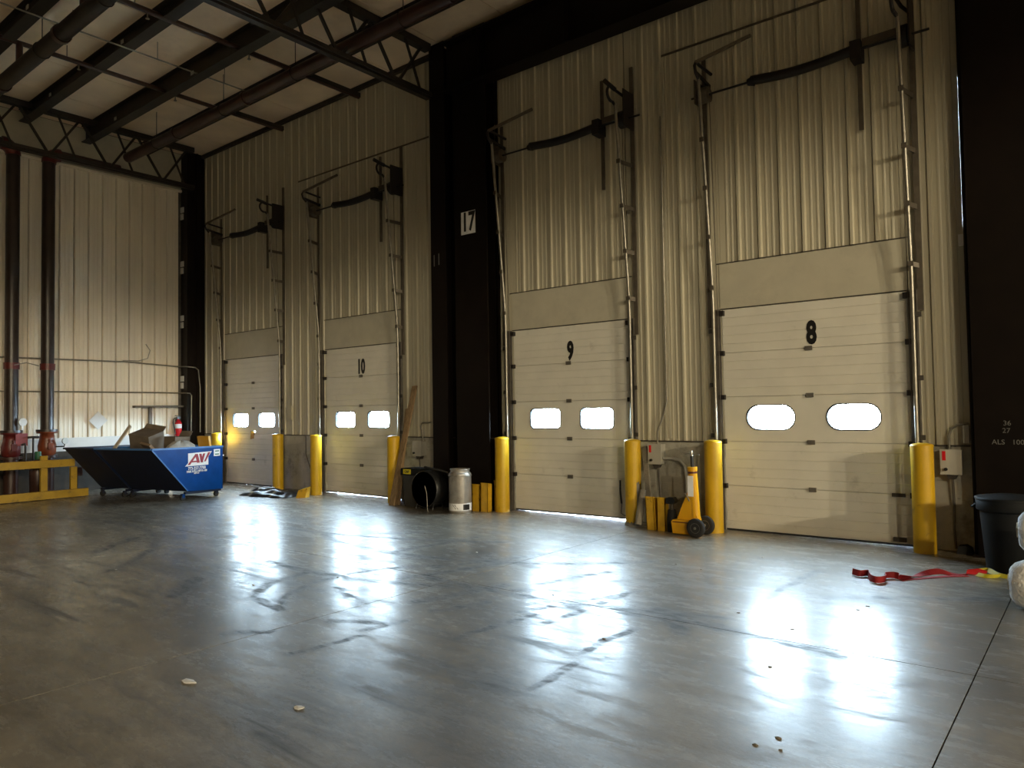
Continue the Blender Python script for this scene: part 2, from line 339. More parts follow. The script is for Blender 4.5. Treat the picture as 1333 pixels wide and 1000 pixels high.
def text(name, s, size, m, parent, origin, xax, yax, bold=0.0, sx=1.0, depth=0.002):
    cu = bpy.data.curves.new(name, 'FONT'); cu.body = s; cu.size = size; cu.extrude = depth / 2; cu.offset = bold
    cu.align_x = 'CENTER'; cu.align_y = 'CENTER'; cu.resolution_u = 3
    t = bpy.data.objects.new(name, cu); COL.objects.link(t)
    dg = bpy.context.evaluated_depsgraph_get(); me = bpy.data.meshes.new_from_object(t.evaluated_get(dg))
    bpy.data.objects.remove(t); X = V(xax).normalized(); Y = V(yax).normalized(); Z = X.cross(Y); O = V(origin)
    mb = MB(); mb.add([O + X * v.co.x * sx + Y * v.co.y + Z * v.co.z for v in me.vertices], [tuple(p.vertices) for p in me.polygons])
    bpy.data.meshes.remove(me)
    return obj(name, mb, m, parent)
def arc_pts(c, r, a0, a1, n, ax, bx):
    c = V(c); ax = V(ax); bx = V(bx)
    return [c + ax * r * math.cos(a0 + (a1 - a0) * i / n) + bx * r * math.sin(a0 + (a1 - a0) * i / n) for i in range(n + 1)]

# ------------------------------------------------------------------ setting: floor, ceiling, walls
XL, XR, YF = -18.4, 28.0, -34.0      # left wall, right wall, wall behind the camera
ZC = 8.45
fl = obj('floor', MB().box(XL - 0.3, XR + 0.3, YF - 0.3, 0.12, -0.25, -0.012), 'seal', label='scuffed polished concrete warehouse floor with saw-cut joints', kind='structure')
xs_ = [XL, -13.9, -9.55, -5.15, -0.68, 3.8, 8.2, 12.6, XR]; ys_ = [0.12, -4.4, -8.9, -13.4, -18, YF]
for i in range(len(xs_) - 1):
    for j in range(len(ys_) - 1):
        g = 0.004
        obj('slab', MB().box(xs_[i] + g, xs_[i + 1] - g, ys_[j + 1] + g, ys_[j] - g, -0.2, 0), 'floor', fl)
obj('ground_outside', MB().box(-60, 60, 0.13, 60, -0.3, -0.03), 'outdoor', label='pale concrete apron outside the dock doors', cat='ground', kind='structure')

ce = obj('ceiling', MB().box(XL - 0.3, XR + 0.3, YF - 0.3, 0.3, ZC + 0.03, ZC + 0.2), 'dark_line', label='tan insulated warehouse roof underside', kind='structure')
x = XL
while x < XR - 0.01:
    x2 = min(x + 1.52, XR)
    obj('panel', MB().box(x + 0.008, x2 - 0.008, YF, 0.02, ZC, ZC + 0.03), 'deck', ce)
    x = x2

DOORS = [(-17.03, -14.66), (-13.04, -10.70), (-7.84, -5.58), (-4.11, -1.79)]     # left to right along the dock wall
DH = 3.05; HT = 3.69
BAYS = [(XL, -9.78), (-9.78, -8.42), (-8.42, -1.17), (-1.17, XR)]
wb = MB()   # backing with openings and a sliver of daylight beside the right column
edges = [XL - 0.3] + [e for d in DOORS for e in d] + [-1.185]
for i in range(0, len(edges), 2): wb.box(edges[i], edges[i + 1], 0.03, 0.28, -0.2, DH)
wb.box(XL - 0.3, -1.32, 0.03, 0.28, DH, ZC + 0.2)
wb.box(-1.32, -1.186, 0.03, 0.045, DH, ZC + 0.2)
wb.box(-0.98, XR + 0.3, 0.03, 0.28, -0.2, ZC + 0.2)
wb.box(-1.177, -0.98, 0.03, 0.045, -0.2, ZC + 0.2)
wb.box(-1.186, -1.177, 0.03, 0.045, -0.2, 3.75); wb.box(-1.186, -1.177, 0.03, 0.045, 5.5, ZC + 0.2)
wall_back = obj('wall_back', wb, 'jamb', label='cream ribbed metal dock wall above a painted block base', kind='structure')

def rib_panel(a0, a1, z0, z1, mapf, name, m, parent, rib=True, gap=0.004):
    # one sheet strip: a major rib at the a0 side, two small stiffening beads in the pan
    w = a1 - a0
    pr = [(a0, 0.0)]
    if rib: pr = [(a0, 0.0), (a0 + 0.014, -0.03), (a0 + 0.044, -0.03), (a0 + 0.06, 0.0)]
    for q in (0.42, 0.70):
        u = a0 + w * q
        if w > 0.2: pr += [(u - 0.02, 0.0), (u - 0.008, -0.006), (u + 0.008, -0.006), (u + 0.02, 0.0)]
    pr += [(a1 - gap, 0.0)]
    back = [(a1 - gap, 0.022), (a0, 0.022)]
    mb = MB().prism(pr + back, lambda a, b: mapf(a, b, z0), lambda a, b: mapf(a, b, z1))
    return obj(name, mb, m, parent)
P = 0.2895
def dock_map(a, b, z): return V((a, b, z))
def zbot(xa, xb):
    for d in DOORS:
        if xb > d[0] - 0.005 and xa < d[1] + 0.005: return HT + 0.012
    return 1.215
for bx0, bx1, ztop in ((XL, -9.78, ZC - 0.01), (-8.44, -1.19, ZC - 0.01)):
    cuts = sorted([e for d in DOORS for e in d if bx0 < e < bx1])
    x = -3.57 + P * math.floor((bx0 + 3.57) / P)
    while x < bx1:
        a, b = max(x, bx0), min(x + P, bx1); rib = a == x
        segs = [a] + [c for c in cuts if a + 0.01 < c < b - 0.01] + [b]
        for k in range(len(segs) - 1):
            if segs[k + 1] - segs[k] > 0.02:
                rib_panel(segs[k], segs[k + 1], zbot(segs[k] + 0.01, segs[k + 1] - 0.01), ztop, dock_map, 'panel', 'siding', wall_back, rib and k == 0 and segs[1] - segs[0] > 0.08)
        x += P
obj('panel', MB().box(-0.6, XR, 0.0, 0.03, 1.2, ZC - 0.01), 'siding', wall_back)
for d in DOORS:    # flat sheet above every door
    obj('header_panel', MB().box(d[0] - 0.02, d[1] + 0.02, -0.006, 0.03, DH + 0.012, HT), 'header', wall_back)
    obj('header_flashing', MB().box(d[0] - 0.06, d[1] + 0.06, -0.018, 0.0, HT, HT + 0.012), 'dark_line', wall_back)
    obj('door_head_shadow_strip', MB().box(d[0] - 0.02, d[1] + 0.02, -0.012, 0.03, DH, DH + 0.012), 'dark_line', wall_back)  # dark strip standing in for the shadow line at the door head
# painted block base with a drip edge
for bx0, bx1 in ((XL, DOORS[0][0]), (DOORS[0][1], DOORS[1][0]), (DOORS[1][1], -9.2), (-8.6, DOORS[2][0]), (DOORS[2][1], DOORS[3][0]), (DOORS[3][1], -1.19)):
    for c in range(6):
        x = bx0 + (0.0 if c % 2 else -0.2)
        while x < bx1:
            a, b = max(x, bx0), min(x + 0.4, bx1)
            if b - a > 0.02: obj('block', MB().box(a + 0.001, b - 0.001, -0.012, 0.03, c * 0.2 + 0.001, c * 0.2 + 0.199), 'stem', wall_back)
            x += 0.4
    obj('drip_edge', MB().box(bx0 + 0.03, bx1 - 0.01, -0.035, 0.0, 1.199, 1.214), 'dark_line', wall_back)
# trim strips framing the re-clad areas
for x0, x1 in ((-4.93, -1.2), (-13.95, -9.8)):
    obj('trim_strip', MB().box(x0, x1, -0.042, -0.031, 6.885, 6.915), 'angle', wall_back)
    obj('trim_strip', MB().box(x0, x0 + 0.03, -0.042, -0.031, 1.25, 6.88), 'header', wall_back)
obj('eave_angle', MB().bar((XL, -0.07, ZC - 0.05), (-9.6, -0.07, ZC - 0.05), 0.08, 0.08), 'joist', wall_back)

wall_left = obj('wall_left', MB().box(XL - 0.3, XL - 0.03, YF - 0.3, 0.03, -0.2, ZC + 0.2), 'jamb', label='pale ribbed metal end wall beside the sprinkler risers', kind='structure')
def left_map(a, b, z): return V((XL - b, a, z))
y = -0.85 + 0.308
n = 0
while y > -9:
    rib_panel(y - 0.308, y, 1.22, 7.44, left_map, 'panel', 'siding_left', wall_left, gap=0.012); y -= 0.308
obj('upper_sheet', MB().box(XL - 0.03, XL + 0.004, -9, -0.01, 7.5, ZC - 0.01), 'header', wall_left)
obj('cap_flashing', MB().box(XL - 0.03, XL + 0.05, -9, -0.01, 7.44, 7.5), 'siding_left', wall_left)
obj('curb', MB().box(XL - 0.03, XL + 0.07, -9, -0.4, 0.92, 1.19), 'white', wall_left)
obj('curb_base', MB().box(XL - 0.03, XL + 0.10, -9, -0.4, 0.0, 0.92), 'dirt_shade_base', wall_left)  # shade behind the rail is put into this dark colour
obj('curb_flashing', MB().box(XL - 0.03, XL + 0.085, -9, -0.4, 1.19, 1.22), 'white', wall_left)
obj('sheet', MB().box(XL - 0.03, XL, YF, -9, 0, ZC), 'jamb', wall_left)
obj('wall_right', MB().box(XR, XR + 0.3, YF - 0.3, 0.3, -0.2, ZC + 0.2), 'dirt_shade_base', label='plain warehouse wall beyond the photograph', kind='structure')
obj('wall_front', MB().box(XL - 0.3, XR + 0.3, YF - 0.3, YF, -0.2, ZC + 0.2), 'dirt_shade_base', label='plain warehouse wall behind the photographer', kind='structure')

# ------------------------------------------------------------------ dock doors
def rrect(cx, cz, w, h, r, n=6):
    pts = []
    for sx, sz, a0 in ((1, 1, 0), (-1, 1, 90), (-1, -1, 180), (1, -1, 270)):
        for i in range(n + 1):
            t = math.radians(a0 + 90 * i / n); pts.append((cx + sx * (w / 2 - r) + r * math.cos(t), cz + sz * (h / 2 - r) + r * math.sin(t)))
    return pts
def plate_with_holes(x0, x1, z0, z1, holes, y0, y1):
    b = bmesh.new(); loops = [[(x0, z0), (x1, z0), (x1, z1), (x0, z1)]] + holes
    es = []
    for lp in loops:
        vs = [b.verts.new((p[0], y0, p[1])) for p in lp]
        es += [b.edges.new((vs[i], vs[(i + 1) % len(vs)])) for i in range(len(vs))]
    bmesh.ops.triangle_fill(b, use_beauty=True, edges=es)
    b.verts.index_update(); mb = MB()
    vv = [tuple(v.co) for v in b.verts]; ff = [tuple(v.index for v in f.verts) for f in b.faces]; b.free()
    mb.add(vv, ff); mb.add([(v[0], y1, v[2]) for v in vv], [tuple(reversed(f)) for f in ff])
    for lp in loops:
        n = len(lp)
        for i in range(n):
            p, q = lp[i], lp[(i + 1) % n]
            mb.add([(p[0], y0, p[1]), (q[0], y0, q[1]), (q[0], y1, q[1]), (p[0], y1, p[1])], [(0, 1, 2, 3)])
    return mb
def section_profile(z0, z1):
    pts = []; n = 5; h = z1 - z0
    pts.append((z0 + 0.002, 0.004)); pts.append((z0 + 0.008, 0.0))
    for k in range(1, n):
        z = z0 + h * k / n; pts += [(z - 0.005, 0.0), (z, 0.006), (z + 0.005, 0.0)]
    pts += [(z1 - 0.008, 0.0), (z1 - 0.002, 0.004)]
    return pts
def door(idx, x0, x1, label, number, wins, gap, corner):
    cx = (x0 + x1) / 2
    D = thing('door_%d' % idx, (cx, 0.0, 0), label, 'dock door', 'dock doors', 'structure')
    h = DH / 5
    for k in range(5):
        z0, z1 = k * h, (k + 1) * h
        if k == 0: z0 = gap[0]
        if k == 2:
            holes = [rrect((a + b) / 2, 1.545, b - a, 0.345, corner) for a, b in wins]
            if number is None: holes.append(rrect(-15.80, 1.275, 0.06, 0.05, 0.02))
            sec = obj('section', plate_with_holes(x0 + 0.002, x1 - 0.002, z0 + 0.002, z1 - 0.002, holes, 0.0, 0.045), 'door', D)
            for a, b in wins:
                o = rrect((a + b) / 2, 1.545, b - a, 0.345, corner); q = rrect((a + b) / 2, 1.545, b - a - 0.03, 0.315, corner - 0.012)
                g = MB(); nn = len(o)
                for (pa, pb, ya, yb) in ((o, q, -0.006, -0.006), (q, q, -0.006, 0.05), (o, o, -0.006, 0.0)):
                    for i in range(nn):
                        j = (i + 1) % nn
                        g.add([(pa[i][0], ya, pa[i][1]), (pa[j][0], ya, pa[j][1]), (pb[j][0], yb, pb[j][1]), (pb[i][0], yb, pb[i][1])], [(0, 1, 2, 3)])
                obj('window_gasket', g, 'bin', sec, recalc=False)
                obj('window_pane', MB().prism(q, lambda u, w: V((u, 0.02, w)), lambda u, w: V((u, 0.024, w))), 'glass', sec)
        else:
            pr = section_profile(z0, z1)
            mb = MB(); n = len(pr)
            # the bottom edge follows the uneven gap above the floor
            def P_(x, z, yy): 
                zz = z
                if k == 0 and z < z0 + 0.01: zz = z + (gap[1] - gap[0]) * (x - x0) / (x1 - x0)
                return V((x, yy, zz))
            A = [P_(x0 + 0.002, z, yy) for z, yy in pr]; B = [P_(x1 - 0.002, z, yy) for z, yy in pr]
            mb.add(A + B, [(i, i + 1, n + i + 1, n + i) for i in range(n - 1)])
            for e0, e1 in ((A, 1), (B, -1)):
                pass
            Ab = [P_(x0 + 0.002, pr[0][0], 0.045), P_(x0 + 0.002, pr[-1][0], 0.045)]; Bb = [P_(x1 - 0.002, pr[0][0], 0.045), P_(x1 - 0.002, pr[-1][0], 0.045)]
            mb.add(Ab + Bb, [(0, 1, 3, 2)])
            mb.add([A[0], B[0], Bb[0], Ab[0]], [(0, 1, 2, 3)]); mb.add([A[-1], B[-1], Bb[1], Ab[1]], [(3, 2, 1, 0)])
            mb.add(A + [Ab[1], Ab[0]], [tuple(range(n + 2))]); mb.add(B + [Bb[1], Bb[0]], [tuple(range(n + 1, -1, -1))])
            obj('section', mb, 'door', D)
    for k in range(1, 5):
        obj('hinge', MB().box(cx - 0.045, cx + 0.045, -0.022, 0.001, k * h - 0.028, k * h + 0.028), 'jamb', D)
        for e, s in ((x0, -1), (x1, 1)):
            obj('roller_bracket', MB().box(e - s * 0.03, e + s * 0.05, -0.06, 0.0, k * h - 0.035, k * h + 0.03), 'iron', D)
    for e, s in ((x0, -1), (x1, 1)):
        obj('roller_bracket', MB().box(e - s * 0.04, e + s * 0.05, -0.06, 0.0, DH - 0.09, DH - 0.02), 'iron', D)
    obj('back_skin', MB().box(x0 + 0.002, x1 - 0.002, 0.045, 0.05, 0.09, 2 * h + 0.02).box(x0 + 0.002, x1 - 0.002, 0.045, 0.05, 3 * h - 0.02, DH), 'door', D)
    sb = MB(); sb.hexa([V((x0, -0.012, gap[0] - 0.004)), V((x1, -0.012, gap[1] - 0.004)), V((x1, 0.05, gap[1] - 0.004)), V((x0, 0.05, gap[0] - 0.004)),
                        V((x0, -0.012, gap[0] + 0.018)), V((x1, -0.012, gap[1] + 0.018)), V((x1, 0.05, gap[1] + 0.018)), V((x0, 0.05, gap[0] + 0.018))])
    obj('bottom_seal', sb, 'seal', D)
    if number:
        w = 0.24 if len(number) == 1 else 0.27
        text('number', number, 0.40, 'black', D, (cx + 0.04 if len(number) == 1 else cx, -0.003, 2.625), (1, 0, 0), (0, 0, 1), bold=0.018, sx=0.62, depth=0.004)
    return D
door(1, *DOORS[0], 'cream sectional dock door without a number, behind the blue hopper', None, ((-16.76, -16.06), (-15.65, -14.95)), (0.006, 0.006), 0.085)
door(2, *DOORS[1], 'cream sectional dock door numbered 10 with two bright windows', '10', ((-12.72, -12.06), (-11.68, -11.01)), (0.014, 0.008), 0.085)
D9 = door(3, *DOORS[2], 'cream sectional dock door numbered 9 beside the brown twin columns', '9', ((-7.51, -6.88), (-6.51, -5.88)), (0.009, 0.016), 0.085)
D8 = door(4, *DOORS[3], 'cream sectional dock door numbered 8 beside the wide brown column', '8', ((-3.80, -3.14), (-2.76, -2.11)), (0.004, 0.006), 0.165)
obj('lift_handle', MB().box(-2.02, -1.88, -0.05, 0.0, 0.585, 0.625), 'dark_line', D8)
obj('lift_handle', MB().box(-2.02, -1.88, -0.05, 0.0, 0.05, 0.10), 'dark_line', D8)
obj('pull_rope', MB().tube([(-5.78, -0.03, 0.60), (-5.77, -0.05, 0.45), (-5.755, -0.045, 0.25)], 0.014), 'black', D9)
obj('pull_rope', MB().tube([(-5.755, -0.04, 0.25), (-5.77, -0.04, 0.1), (-5.70, -0.05, 0.07), (-5.62, -0.04, 0.08)], 0.007), 'jamb', D9)
obj('latch', MB().tube([(-5.66, -0.03, 0.48), (-5.64, -0.05, 0.55), (-5.59, -0.05, 0.60)], 0.01), 'black', D9)

# daylight portals in the window openings
for k, wn in enumerate([(-16.76, -16.06), (-15.65, -14.95), (-12.72, -12.06), (-11.68, -11.01), (-7.51, -6.88), (-6.51, -5.88), (-3.80, -3.14), (-2.76, -2.11)]):
    ld = bpy.data.lights.new('window_portal', 'AREA'); ld.shape = 'RECTANGLE'; ld.size = wn[1] - wn[0]; ld.size_y = 0.345
    ld.cycles.is_portal = True
    lo = bpy.data.objects.new('window_portal', ld); COL.objects.link(lo); lo.location = ((wn[0] + wn[1]) / 2, 0.06, 1.545); lo.rotation_euler = (math.radians(-90), 0, 0)

# ------------------------------------------------------------------ high-lift tracks and springs
NAMES = ['galvanised lift tracks and black spring above the dock door behind the hopper', 'galvanised lift tracks and black spring above the dock door beside the leaning planks',
         'galvanised lift tracks and black spring above the dock door between twin columns and jack', 'galvanised lift tracks and black spring above the dock door next to the wide column']
for (x0, x1), nm in zip(DOORS, NAMES):
    G = thing('door_lift_gear', ((x0 + x1) / 2, -0.2, 0.0), nm, 'lift gear', 'lift gear of the dock doors')
    for e, s in ((x0, -1), (x1, 1)):
        xt = e + s * 0.075; xa = e + s * 0.15
        obj('jamb_angle', MB().box(e + s * 0.004, e + s * 0.12, -0.05, -0.037, 0.002, DH).box(e + s * 0.105, e + s * 0.12, -0.085, -0.05, 0.002, DH), 'jamb', G)
        tr = [(xt, -0.12, 0.02), (xt, -0.12, 2.6), (xt, -0.122, 3.1), (xt, -0.14, 3.5), (xt, -0.27, 4.8), (xt, -0.42, 6.22)]
        T = obj('track', MB().tube(tr, 0.024, 8), 'galv', G)
        top = 6.62 if s < 0 else 6.88
        obj('wall_angle', MB().box(xa - 0.03, xa + 0.03, -0.068, -0.056, DH - 0.25, top).box(xa + s * 0.018, xa + s * 0.03, -0.056, -0.037, DH - 0.25, top), 'angle', T)
        for z in (3.35, 4.05, 4.72, 5.38):
            t = (z - 3.1) / 3.12; yy = -0.10 - 0.32 * t
            obj('bracket', MB().bar((xa, -0.06, z - 0.02), (xt, yy + 0.01, z), 0.012, 0.06).box(xt - 0.03, xt + 0.03, yy - 0.035, yy - 0.025, z - 0.03, z + 0.03), 'angle', T)
        for z in (0.55, 1.3, 2.0, 2.75):
            obj('bracket', MB().box(min(xt, xa) - 0.01, max(xt, xa) + 0.01, -0.10, -0.086, z - 0.03, z + 0.03), 'dark_line', T)
        obj('lift_cable', MB().tube([(xt - s * 0.05, -0.07, 0.15), (xt - s * 0.05, -0.08, 3.0), (xt - s * 0.04, -0.16, 5.95)], 0.006, 5), 'angle', G)
        if s < 0:
            obj('horn', MB().tube([(xt, -0.42, 6.2), (xt, -0.50, 6.27), (xt, -0.53, 6.35), (xt, -0.49, 6.42), (xt, -0.40, 6.41), (xt + 0.05, -0.10, 6.36)], 0.022, 8)
                .bar((xt, -0.50, 6.27), (xt + 0.02, -0.08, 6.2), 0.02, 0.05), 'iron', T)
            obj('back_hang_arm', MB().bar((xt, -0.51, 6.40), (e + 0.53, -0.06, 6.75), 0.04, 0.04), 'angle', T)
        else:
            obj('horn', MB().tube([(xt, -0.42, 6.2)] + arc_pts((xt - 0.03, -0.48, 6.36), 0.11, math.radians(-70), math.radians(-290), 10, (0, 1, 0), (0, 0, 1)) + [(xt, -0.2, 6.42), (xa, -0.07, 6.36)], 0.022, 8), 'iron', T)
            obj('bumper', MB().cyl((xt, -0.42, 6.44), (xt - 0.03, -0.66, 6.50), 0.034, n=12), 'iron', T)
    zs, ys = 6.05, -0.20
    SH = obj('shaft', MB().cyl((x0 - 0.28, ys, zs), (x1 + 0.36, ys, zs), 0.015, n=10), 'iron', G)
    xs0, xs1 = x0 + 0.58, x0 + 1.84; nseg = 110
    path = []; rad = []
    for i in range(nseg + 1):
        t = i / nseg; path.append((xs0 + (xs1 - xs0) * t, ys, zs - 0.045 * math.sin(math.pi * t) + 0.012)); rad.append(0.058 if i % 2 else 0.066)
    obj('spring', MB().tube(path, rad, 12), 'iron', SH)
    obj('winding_cone', MB().cyl((xs0 - 0.05, ys, zs), (xs0 + 0.03, ys, zs), 0.045, 0.07, 12), 'iron', SH)
    xp = x0 + 1.89
    obj('hanging_post', MB().box(xp - 0.025, xp + 0.025, -0.075, -0.045, 5.10, 6.82), 'angle', G)
    obj('centre_bracket', MB().box(xp - 0.06, xp + 0.06, -0.28, -0.06, zs - 0.13, zs + 0.10), 'iron', G)
    obj('cross_tube', MB().bar((xp + 0.06, -0.15, zs + 0.09), (x1 + 0.12, -0.15, zs + 0.10), 0.05, 0.09), 'angle', G)
    obj('drum', MB().cyl((x0 - 0.14, ys, zs), (x0 - 0.02, ys, zs), 0.11, n=18), 'angle', SH)
    obj('drum', MB().cyl((x1 + 0.03, ys, zs), (x1 + 0.14, ys, zs), 0.13, n=18), 'iron', SH)
    obj('end_plate', MB().box(x0 - 0.20, x0 - 0.185, -0.30, -0.05, zs - 0.12, zs + 0.22), 'angle', G)
    obj('end_plate', MB().box(x1 + 0.165, x1 + 0.18, -0.36, -0.05, zs - 0.16, zs + 0.40), 'iron', G)

# ------------------------------------------------------------------ columns and girder
def column(name, xa, xb, yf, yb, ztop, m, label, tf=0.03):
    c = thing(name, ((xa + xb) / 2, (yf + yb) / 2, 0), label, 'column', kind=None)
    obj('front_flange', MB().box(xa, xb, yf, yf + tf, 0, ztop), m, c)
    obj('rear_flange', MB().box(xa, xb, yb - tf, yb, 0, ztop), m, c)
    xm = (xa + xb) / 2
    obj('web', MB().box(xm - 0.012, xm + 0.012, yf + tf, yb - tf, 0, ztop), m, c)
    obj('base_plate', MB().box(xa - 0.04, xb + 0.04, yf - 0.04, yb, 0, 0.025), m, c)
    return c
cA = column('steel_column', -9.46, -9.09, -0.35, -0.0, 8.4, 'brown', 'narrow brown steel column chalked with two strokes, beside door 10')
text('chalk_mark', 'l l', 0.30, 'chalk', cA, (-9.32, -0.352, 4.42), (1, 0, 0.1), (0, 0, 1), depth=0.003, sx=0.8)
cB = column('steel_column', -8.87, -8.12, -0.35, -0.0, 8.4, 'brown', 'wide brown steel column carrying a white 17 sign')
obj('filler_plate', MB().box(-9.75, -8.42, -0.03, 0.02, 0, 8.4), 'brown', wall_back)
sg = obj('column_sign', MB().box(-8.70, -8.37, -0.356, -0.351, 4.78, 5.18), 'paper', label='white square sign with black 17 on the brown column', cat='sign')
text('digits', '17', 0.46, 'black', sg, (-8.53, -0.358, 4.98), (1, 0, 0), (0, 0, 1), bold=0.012, sx=0.68, depth=0.003)
cC = column('steel_column', -1.125, -0.10, -0.26, -0.0, 8.4, 'brown', 'very wide dark brown steel column beside door 8, behind the bin', tf=0.04)
obj('side_plate', MB().box(-1.165, -1.13, -0.22, 0.0, 0, 8.4), 'brown', cC)
text('chalk_mark', 'ALS   1004', 0.075, 'chalk', cC, (-0.80, -0.262, 1.265), (1, 0, 0), (0, 0, 1), depth=0.003)
text('chalk_mark', '36', 0.075, 'chalk', cC, (-0.82, -0.262, 1.47), (1, 0, 0), (0, 0, 1), depth=0.003)
text('chalk_mark', '27', 0.075, 'chalk', cC, (-0.83, -0.262, 1.39), (1, 0, 0), (0, 0, 1), depth=0.003)
cD = thing('corner_column', (-18.24, -0.22, 0), 'brown steel column filling the corner by the fire extinguisher', 'column')
obj('side_flange', MB().box(-18.12, -18.08, -0.45, -0.02, 0, ZC), 'corner_brown', cD)
obj('front_flange', MB().box(-18.39, -18.08, -0.48, -0.45, 0, ZC), 'corner_brown', cD)
obj('stiffener', MB().box(-18.08, -18.05, -0.24, -0.20, 0, ZC), 'corner_brown', cD)
obj('web', MB().box(-18.36, -18.12, -0.26, -0.22, 0, ZC), 'corner_brown', cD)
for z in (6.9, 5.5, 4.1, 2.55):
    p = thing('junction_plate', (-18.38, -0.5, z), 'small white twin plate on the corner column', 'plate', 'white plates up the corner column')
    obj('plate', MB().box(-18.39, -18.24, -0.505, -0.482, z, z + 0.14), 'white', p); obj('plate', MB().box(-18.39, -18.26, -0.505, -0.482, z - 0.18, z - 0.03), 'white', p)
gd = thing('roof_girder', (-4, -0.3, 7.4), 'deep black steel girder running above doors 9 and 8', 'girder')
obj('beam', MB().ibeam((-9.05, -0.30, 7.86), (XR - 0.05, -0.30, 7.86), 0.90, 0.32, 0.03, 0.02), 'brown', gd)
x = -8.2
while x < 2:
    obj('stiffener', MB().box(x - 0.008, x + 0.008, -0.45, -0.15, 7.44, 8.28), 'brown', gd); x += 1.8
obj('wall_box', MB().box(-1.235, -1.175, -0.07, -0.03, 3.50, 3.63), 'white', label='tiny white box on the wall edge beside the wide column', cat='box')

# ------------------------------------------------------------------ roof steel
JO = [(-1.43, 0.26, 'dark roof joist nearest the dock wall, half hidden by a pipe'), (-2.80, 0.38, 'deepest dark roof joist, next in from the pipe along the dock wall'), (-4.07, 0.27, 'dark roof joist between the deep joist and the second pipe'), (-5.53, 0.27, 'dark roof joist beyond the second pipe'), (-6.95, 0.27, 'dark roof joist farthest from the dock wall')]
for yj, dp, lab in JO:
    J = thing('roof_joist', (-8, yj, ZC - dp), lab, 'joist', 'roof joists parallel to the dock wall')
    obj('beam', MB().ibeam((XL + 0.1, yj, ZC - dp / 2), (XR - 0.1, yj, ZC - dp / 2), dp, 0.2, 0.014, 0.012), 'joist', J)
    for xb in (-16.5, -13.2, -10.6): obj('clip', MB().box(xb - 0.05, xb + 0.05, yj - 0.105, yj - 0.098, ZC - dp + 0.05, ZC - dp + 0.12), 'grey_box', J)
yj = -8.4
while yj > -14:
    obj('roof_joist', MB().ibeam((XL + 0.1, yj, ZC - 0.14), (XR - 0.1, yj, ZC - 0.14), 0.27, 0.2, 0.014, 0.012), 'joist', label='dark roof joist over the open floor behind the trusses', cat='joist', group='roof joists parallel to the dock wall'); yj -= 1.4
def truss(xt, zb, zt, y0, y1, label, m='joist'):
    T = thing('roof_truss', (xt, y1, zb), label, 'truss')
    obj('bottom_chord', MB().bar((xt, y0, zb), (xt, y1, zb), 0.11, 0.09), m, T)
    obj('bottom_chord_angle', MB().bar((xt + 0.09, y0, zb + 0.02), (xt + 0.09, y1, zb + 0.02), 0.03, 0.07), m, T)
    obj('top_chord', MB().bar((xt, y0, zt), (xt, y1, zt), 0.16, 0.12), m, T)
    yy = y1 - 0.15; k = 0; step = 0.62
    while yy - step > y0:
        a, b = ((zb, zt) if k % 2 else (zt, zb))
        obj('web_member', MB().bar((xt, yy, a), (xt, yy - step, b), 0.045, 0.045), m, T)
        if k % 2 == 0: obj('web_member', MB().bar((xt + 0.06, yy - 0.1, b), (xt + 0.06, yy - step * 0.8, a), 0.035, 0.035), m, T)
        yy -= step; k += 1
truss(-17.75, 7.42, 8.38, -10, -0.5, 'dark open-web truss above the end wall')
truss(-9.45, 7.45, 8.36, -12, -0.38, 'dark open-web truss ending on the brown twin columns')

def coupling(mb, p, d, r): p = V(p); d = V(d); mb.cyl(p - d * 0.05, p + d * 0.05, r, n=18); return mb
for yp, zp, r, lab in ((-2.15, 7.74, 0.115, 'large dark red sprinkler main pipe along the dock side'), (-5.35, 7.73, 0.125, 'large dark brown sprinkler main pipe farther from the doors')):
    Q = thing('sprinkler_main', (-12, yp, zp - r), lab, 'pipe')
    obj('pipe', MB().cyl((-17.6, yp, zp), (-1.0, yp, zp), r, n=24), 'pipe' if r < 0.12 else 'joist', Q)
    for xc in (-15.3, -12.6, -9.9, -7.2):
        obj('coupling', coupling(MB(), (xc, yp, zp), (1, 0, 0), r + 0.02), 'pipe', Q)
    for xh in (-16.2, -13.4, -11.0, -8.2):
        obj('hanger', MB().cyl((xh, yp, zp + r), (xh, yp, ZC), 0.008, n=6).tube(arc_pts((xh, yp, zp), r + 0.008, 0, 2 * math.pi, 16, (0, 1, 0), (0, 0, 1)), 0.008, 5), 'joist', Q)
for xp, zp, y1, r, lab in ((-14.45, 8.20, -0.1, 0.042, 'sprinkler branch pipe over the unnumbered door'), (-11.75, 8.20, -0.1, 0.046, 'sprinkler branch pipe over door 10')):
    Q = thing('sprinkler_branch', (xp, -3, zp - r), lab, 'pipe', 'sprinkler branches under the roof')
    obj('pipe', MB().cyl((xp, -14, zp), (xp, y1, zp), r, n=12), 'pipe', Q)
    obj('end_strut', MB().bar((xp, -1.3, zp + 0.02), (xp, y1, zp + 0.02), 0.11, 0.09), 'joist', Q)
    obj('drop', MB().cyl((xp, -5.35, zp), (xp, -5.35, 7.87), 0.055, n=12), 'pipe', Q)
    for yh in (-2.6, -4.4, -6.3):
        obj('sprinkler_head', MB().cyl((xp, yh, zp - r), (xp, yh, zp - 0.12), 0.012, n=8).cyl((xp, yh, zp - 0.12), (xp, yh, zp - 0.135), 0.03, n=10), 'galv', Q)
        obj('hanger', MB().cyl((xp, yh - 0.2, zp), (xp, yh - 0.2, ZC), 0.007, n=6), 'joist', Q)
Q = thing('roof_conduit', (-13.1, -4, 8.12), 'thin bare conduit crossing under the roof joists', 'conduit')
obj('conduit', MB().cyl((-13.1, -12, 8.13), (-13.1, -1.6, 8.13), 0.014, n=8), 'galv', Q)
